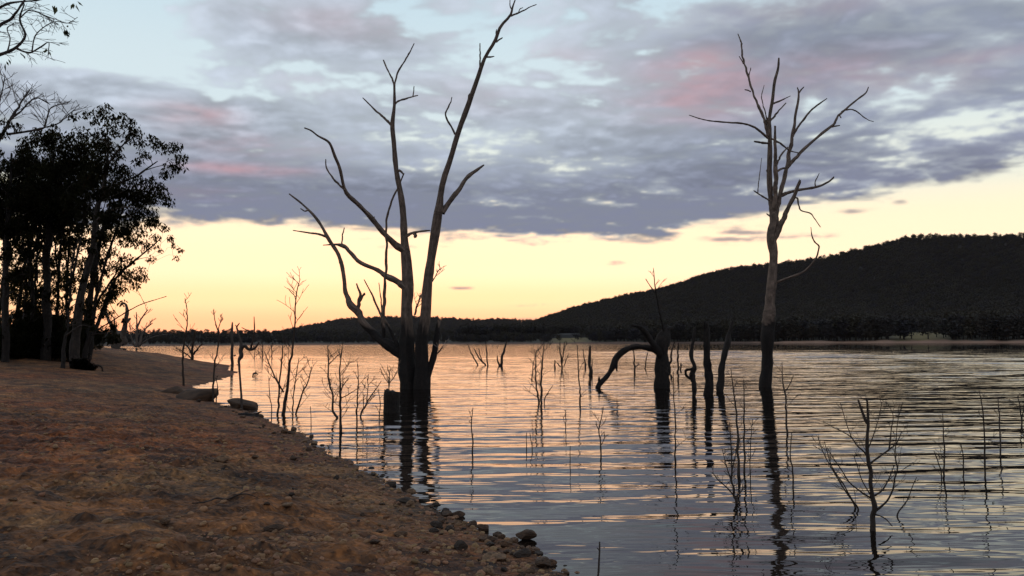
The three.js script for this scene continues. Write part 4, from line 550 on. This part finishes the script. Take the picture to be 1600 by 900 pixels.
// ------------------------------------------------------------------ stones
const stoneMap = dataTexture(256, (u, v) => { const k = 0.74 + 0.4 * tfbm(u, v, 5, 5, 41) + (tnoise(u, v, 64, 9) > 0.7 ? 0.12 : 0); return [k, k * 0.98, k * 0.95]; }, true, 0.5);
const stoneBump = dataTexture(256, (u, v) => { const h = 0.5 + 0.6 * tfbm(u, v, 8, 5, 47); return [h, h, h]; }, false, 0.5);
const stoneMaterials = [[0.13, 0.07, 0.036], [0.21, 0.11, 0.054], [0.33, 0.19, 0.1], [0.07, 0.042, 0.025]].map((c) => new THREE.MeshStandardMaterial({ color: new THREE.Color().setRGB(...c), map: stoneMap, bumpMap: stoneBump, bumpScale: 0.012, roughness: 0.85 }));
const stoneShapes = Array.from({ length: 8 }, (_, s) => {
  let g = new THREE.IcosahedronGeometry(1, 5); const r = rng(900 + s), p = g.attributes.position, planes = Array.from({ length: 12 }, () => [V(r() - 0.5, (r() - 0.5) * 0.9, r() - 0.5).normalize(), 0.48 + 0.3 * r()]), v = V(), st = V(1, 0.62 + 0.12 * r(), 0.72 + 0.2 * r());
  for (let i = 0; i < p.count; i++) { v.fromBufferAttribute(p, i); for (const [n, d] of planes) { const e = v.dot(n) - d; if (e > 0) v.addScaledVector(n, -e * 0.9); } v.multiplyScalar(1 + 0.05 * noise(v.x * 3 + s * 9, v.y * 3 + v.z * 2.3) + 0.025 * noise(v.x * 9 + v.z * 4, v.y * 9 + s)); v.multiply(st); p.setXYZ(i, v.x, v.y, v.z); }
  g.deleteAttribute('normal'); const uv = g.attributes.uv; g = mergeVertices(g, 1e-4); g.computeVertexNormals(); return g;
});
function stone(name, label, p, width, { tall = 0.7, turn = 0, shape = 0, tint = 0, sink = 0.25, group = null, tilt = 0 } = {}) {
  const m = mesh(name, stoneShapes[shape % 8], stoneMaterials[tint % 4], scene), s = width / 2; m.scale.set(s, s * tall / 0.68, s); m.rotation.set(tilt, turn, tilt * 0.6); m.position.copy(p); m.position.y += s * tall * (1 - 2 * sink); m.userData = { label, category: name === 'boulder' ? 'boulder' : 'stone' }; if (group) m.userData.group = group; return m;
}
const stoneAt = (name, label, px, py, w, o = {}) => { const p = onGround(px, py); return stone(name, label, p, w * p.distanceTo(camera.position) / F, o); };
stoneAt('boulder', 'broad brown boulder on the bank behind the forked sapling, at the little bay', 304, 624, 74, { tall: 0.46, shape: 6, tint: 0, turn: 0.3, sink: 0.36, tilt: 0.12 });
stoneAt('boulder', 'long low boulder tapering into the water at the foot of the forked snag', 383, 638, 58, { tall: 0.46, shape: 2, tint: 0, turn: 0.15, tilt: -0.2, sink: 0.34 });
stoneAt('boulder', 'flat half-buried boulder on the bank left of the broad one', 268, 614, 40, { tall: 0.44, shape: 7, tint: 0, turn: 1.2, sink: 0.4 });
stoneAt('stone', 'small flat stone awash in the little bay behind the broad boulder', 342, 610, 19, { tall: 0.25, shape: 4, tint: 3 });
stoneAt('stone', 'blocky dark stone with a flat top standing in the shallows, largest at the stony point', 821, 843, 36, { tall: 0.62, shape: 5, tint: 0, turn: 0.4, sink: 0.12 });
stoneAt('stone', 'rounded stone in the water at the tip of the stony point', 846, 889, 35, { tall: 0.62, shape: 6, tint: 0, turn: 1.9, sink: 0.2 });
stoneAt('stone', 'dark stone wedged left of the rounded stone at the stony point', 815, 872, 32, { tall: 0.5, shape: 7, tint: 3, turn: 0.8 });
stoneAt('stone', 'low flat stone between the blocky one and the rounded one', 838, 868, 24, { tall: 0.32, shape: 4, tint: 3, turn: 2.4 });
stoneAt('stone', 'lone pebble-like stone in the water right of the rounded stone', 883, 888, 10, { tall: 0.7, shape: 0, tint: 3, sink: 0.15 });
stoneAt('stone', 'blocky stone at the waterline halfway along the stony shore', 695, 806, 23, { tall: 0.6, shape: 5, tint: 3, turn: 2.2, sink: 0.18 });
stoneAt('stone', 'pointed stone in the water up the shore from the blocky waterline one', 666, 784, 19, { tall: 0.42, shape: 2, tint: 3, turn: 0.5 });
stoneAt('stone', 'wide dark stone at the waterline beside the pointed one', 634, 786, 34, { tall: 0.36, shape: 3, tint: 3, turn: 0.1 });
stoneAt('stone', 'dark rounded stone at the waterline below the four small ones', 609, 759, 22, { tall: 0.55, shape: 6, tint: 3, turn: 1 });
[[580, 732, 14, 'left upper'], [602, 734, 12, 'right upper'], [583, 743, 11, 'left lower'], [597, 745, 12, 'right lower']].forEach(([x, y, w, which], i) => stoneAt('stone', which + ' of the four small dark stones in the water off the bank', x, y, w, { tall: 0.5, shape: i, tint: 3, turn: i * 1.3, sink: 0.2, group: 'four small stones off the bank' }));
stoneAt('stone', 'broad pale stone on the stony point left of the blocky dark one', 776, 878, 46, { tall: 0.42, shape: 1, tint: 2, turn: 0.3 });
stoneAt('stone', 'pale tilted slab at the bottom edge left of the stony point', 762, 898, 30, { tall: 0.5, shape: 3, tint: 2, turn: 2.3, tilt: 0.3 });
stoneAt('stone', 'rounded brown stone inland from the blocky waterline one', 624, 840, 26, { tall: 0.55, shape: 6, tint: 1, turn: 0.6 });
stoneAt('stone', 'flat pale stone lying alone near the fallen twig', 452, 796, 22, { tall: 0.35, shape: 4, tint: 2, turn: 0.9 });
stoneAt('stone', 'squat brown stone below the fallen twig', 258, 820, 20, { tall: 0.5, shape: 0, tint: 1, turn: 0.4 });
stoneAt('stone', 'largest rounded stone in the middle of the bank, up from the fallen twig', 347, 722, 26, { tall: 0.55, shape: 1, tint: 2, turn: 2 });
stoneAt('stone', 'broad half-buried stone on the bare earth right of the squat brown one', 428, 828, 30, { tall: 0.4, shape: 7, tint: 0, turn: 0.2 });
stoneAt('stone', 'small grey stone at the left edge of the bank', 21, 783, 14, { tall: 0.55, shape: 2, tint: 2, turn: 1 });
stoneAt('stone', 'small pale stone on the bare earth between the left edge and the fallen twig', 158, 786, 13, { tall: 0.6, shape: 5, tint: 2, turn: 1.7 });
{
  const r = rng(77); let made = 0;
  while (made < 220) {
    const i = 3 + Math.floor(Math.pow(r(), 1.2) * 14), t = r(), [ax, az] = shore[i], [bx, bz] = shore[i + 1], x = lerp(ax, bx, t) + (r() - 0.62) * (r() < 0.55 ? 0.9 : 3.4), z = lerp(az, bz, t) + (r() - 0.5) * 1.2, sd = shoreDistance(x, z);
    if (sd < -0.14 || sd > 2.2 || z > -5.5) continue;
    const w = 0.045 + 0.16 * Math.pow(r(), 2.8); stone('shore_stone', 'small brown stone among the rubble strewn along the edge of the bank', V(x, groundHeight(x, z, sd), z), w, { tall: 0.45 + 0.3 * r(), turn: r() * 6.28, shape: Math.floor(r() * 8), tint: [0, 1, 1, 3, 2, 0][Math.floor(r() * 6)], sink: 0.2 + 0.15 * r(), group: 'small stones along the edge of the bank', tilt: (r() - 0.5) * 0.4 }).userData.category = 'stone'; made++;
  }
  const pg = mergeVertices(new THREE.IcosahedronGeometry(1, 1)), pp = pg.attributes.position; for (let i = 0; i < pp.count; i++) pp.setXYZ(i, pp.getX(i) * (0.8 + 0.4 * hash(i, 1)), pp.getY(i) * 0.6 * (0.8 + 0.4 * hash(i, 2)), pp.getZ(i) * (0.8 + 0.4 * hash(i, 3))); pg.computeVertexNormals();
  const N = 12000, m = new THREE.InstancedMesh(pg, new THREE.MeshStandardMaterial({ color: 0xffffff, roughness: 0.92 }), N), o = new THREE.Object3D(), c = new THREE.Color(); shadows(m);
  for (let i = 0; i < N;) { const d = 3.2 + 20 * Math.pow(r(), 1.4), a = -0.62 + 0.75 * r(), x = Math.sin(a) * d, z = -Math.cos(a) * d, sd = shoreDistance(x, z); if (sd < -0.1 || (fbm(x * 0.9, z * 0.9, 3) < 0.08 && sd > 0.9 && r() < 0.88)) continue; const s = 0.006 + 0.034 * Math.pow(r(), 4.6); o.position.set(x, groundHeight(x, z, sd) + s * 0.15, z); o.scale.set(s, s * (0.7 + 0.5 * r()), s); o.rotation.set(r() * 0.6, r() * 6.28, r() * 0.6); o.updateMatrix(); m.setMatrixAt(i, o.matrix); const k = 0.6 + 0.7 * r(); m.setColorAt(i, c.setRGB(0.27 * k, 0.14 * k * (0.9 + 0.25 * r()), 0.07 * k)); i++; }
  m.name = 'pebbles'; m.userData = { kind: 'stuff', label: 'pebbles and crumbs of earth scattered over the bank' }; scene.add(m);
}
{
  const p = onGround(350, 787), t = new Wood('fallen_twig', 'thin dark twig lying on the bare earth of the bank', 'twig', p, { color: SOAKED, seed: 88, root: 0, material: twigWood });
  const pts = [[300, 793], [320, 789], [339, 786], [356, 782], [372, 778], [388, 778], [403, 780]].map(([x, y]) => { const q = onGround(x, y); q.y += 0.012; return q.sub(p); }); mesh('stem', limb(pts, [0.006, 0.009, 0.01, 0.009, 0.008, 0.006, 0.004], { sides: 6, color: SOAKED, seed: 5, wander: 0.3 }), twigWood, t.o);
  mesh('twig', limb([pts[4], pts[4].clone().add(V(0.06, 0.03, -0.06)), pts[4].clone().add(V(0.14, 0.03, -0.14))], [0.006, 0.005, 0.003], { sides: 5, color: SOAKED, seed: 6 }), twigWood, t.o);
  const q = onGround(392, 650), l = new Wood('driftwood_log', 'small dark log lying at the waterline below the long low boulder', 'log', q, { color: SOAKED, seed: 89, root: 0 });
  l.limb('trunk', [372, 648, 5, 385, 650, 8, 398, 651, 8, 410, 650, 6], { lean: 0, from: l.depth, blunt: true }); l.limb('branch', [398, 650, 4, 404, 645, 3, 408, 643, 2]);
}
renderer.render(scene, camera);
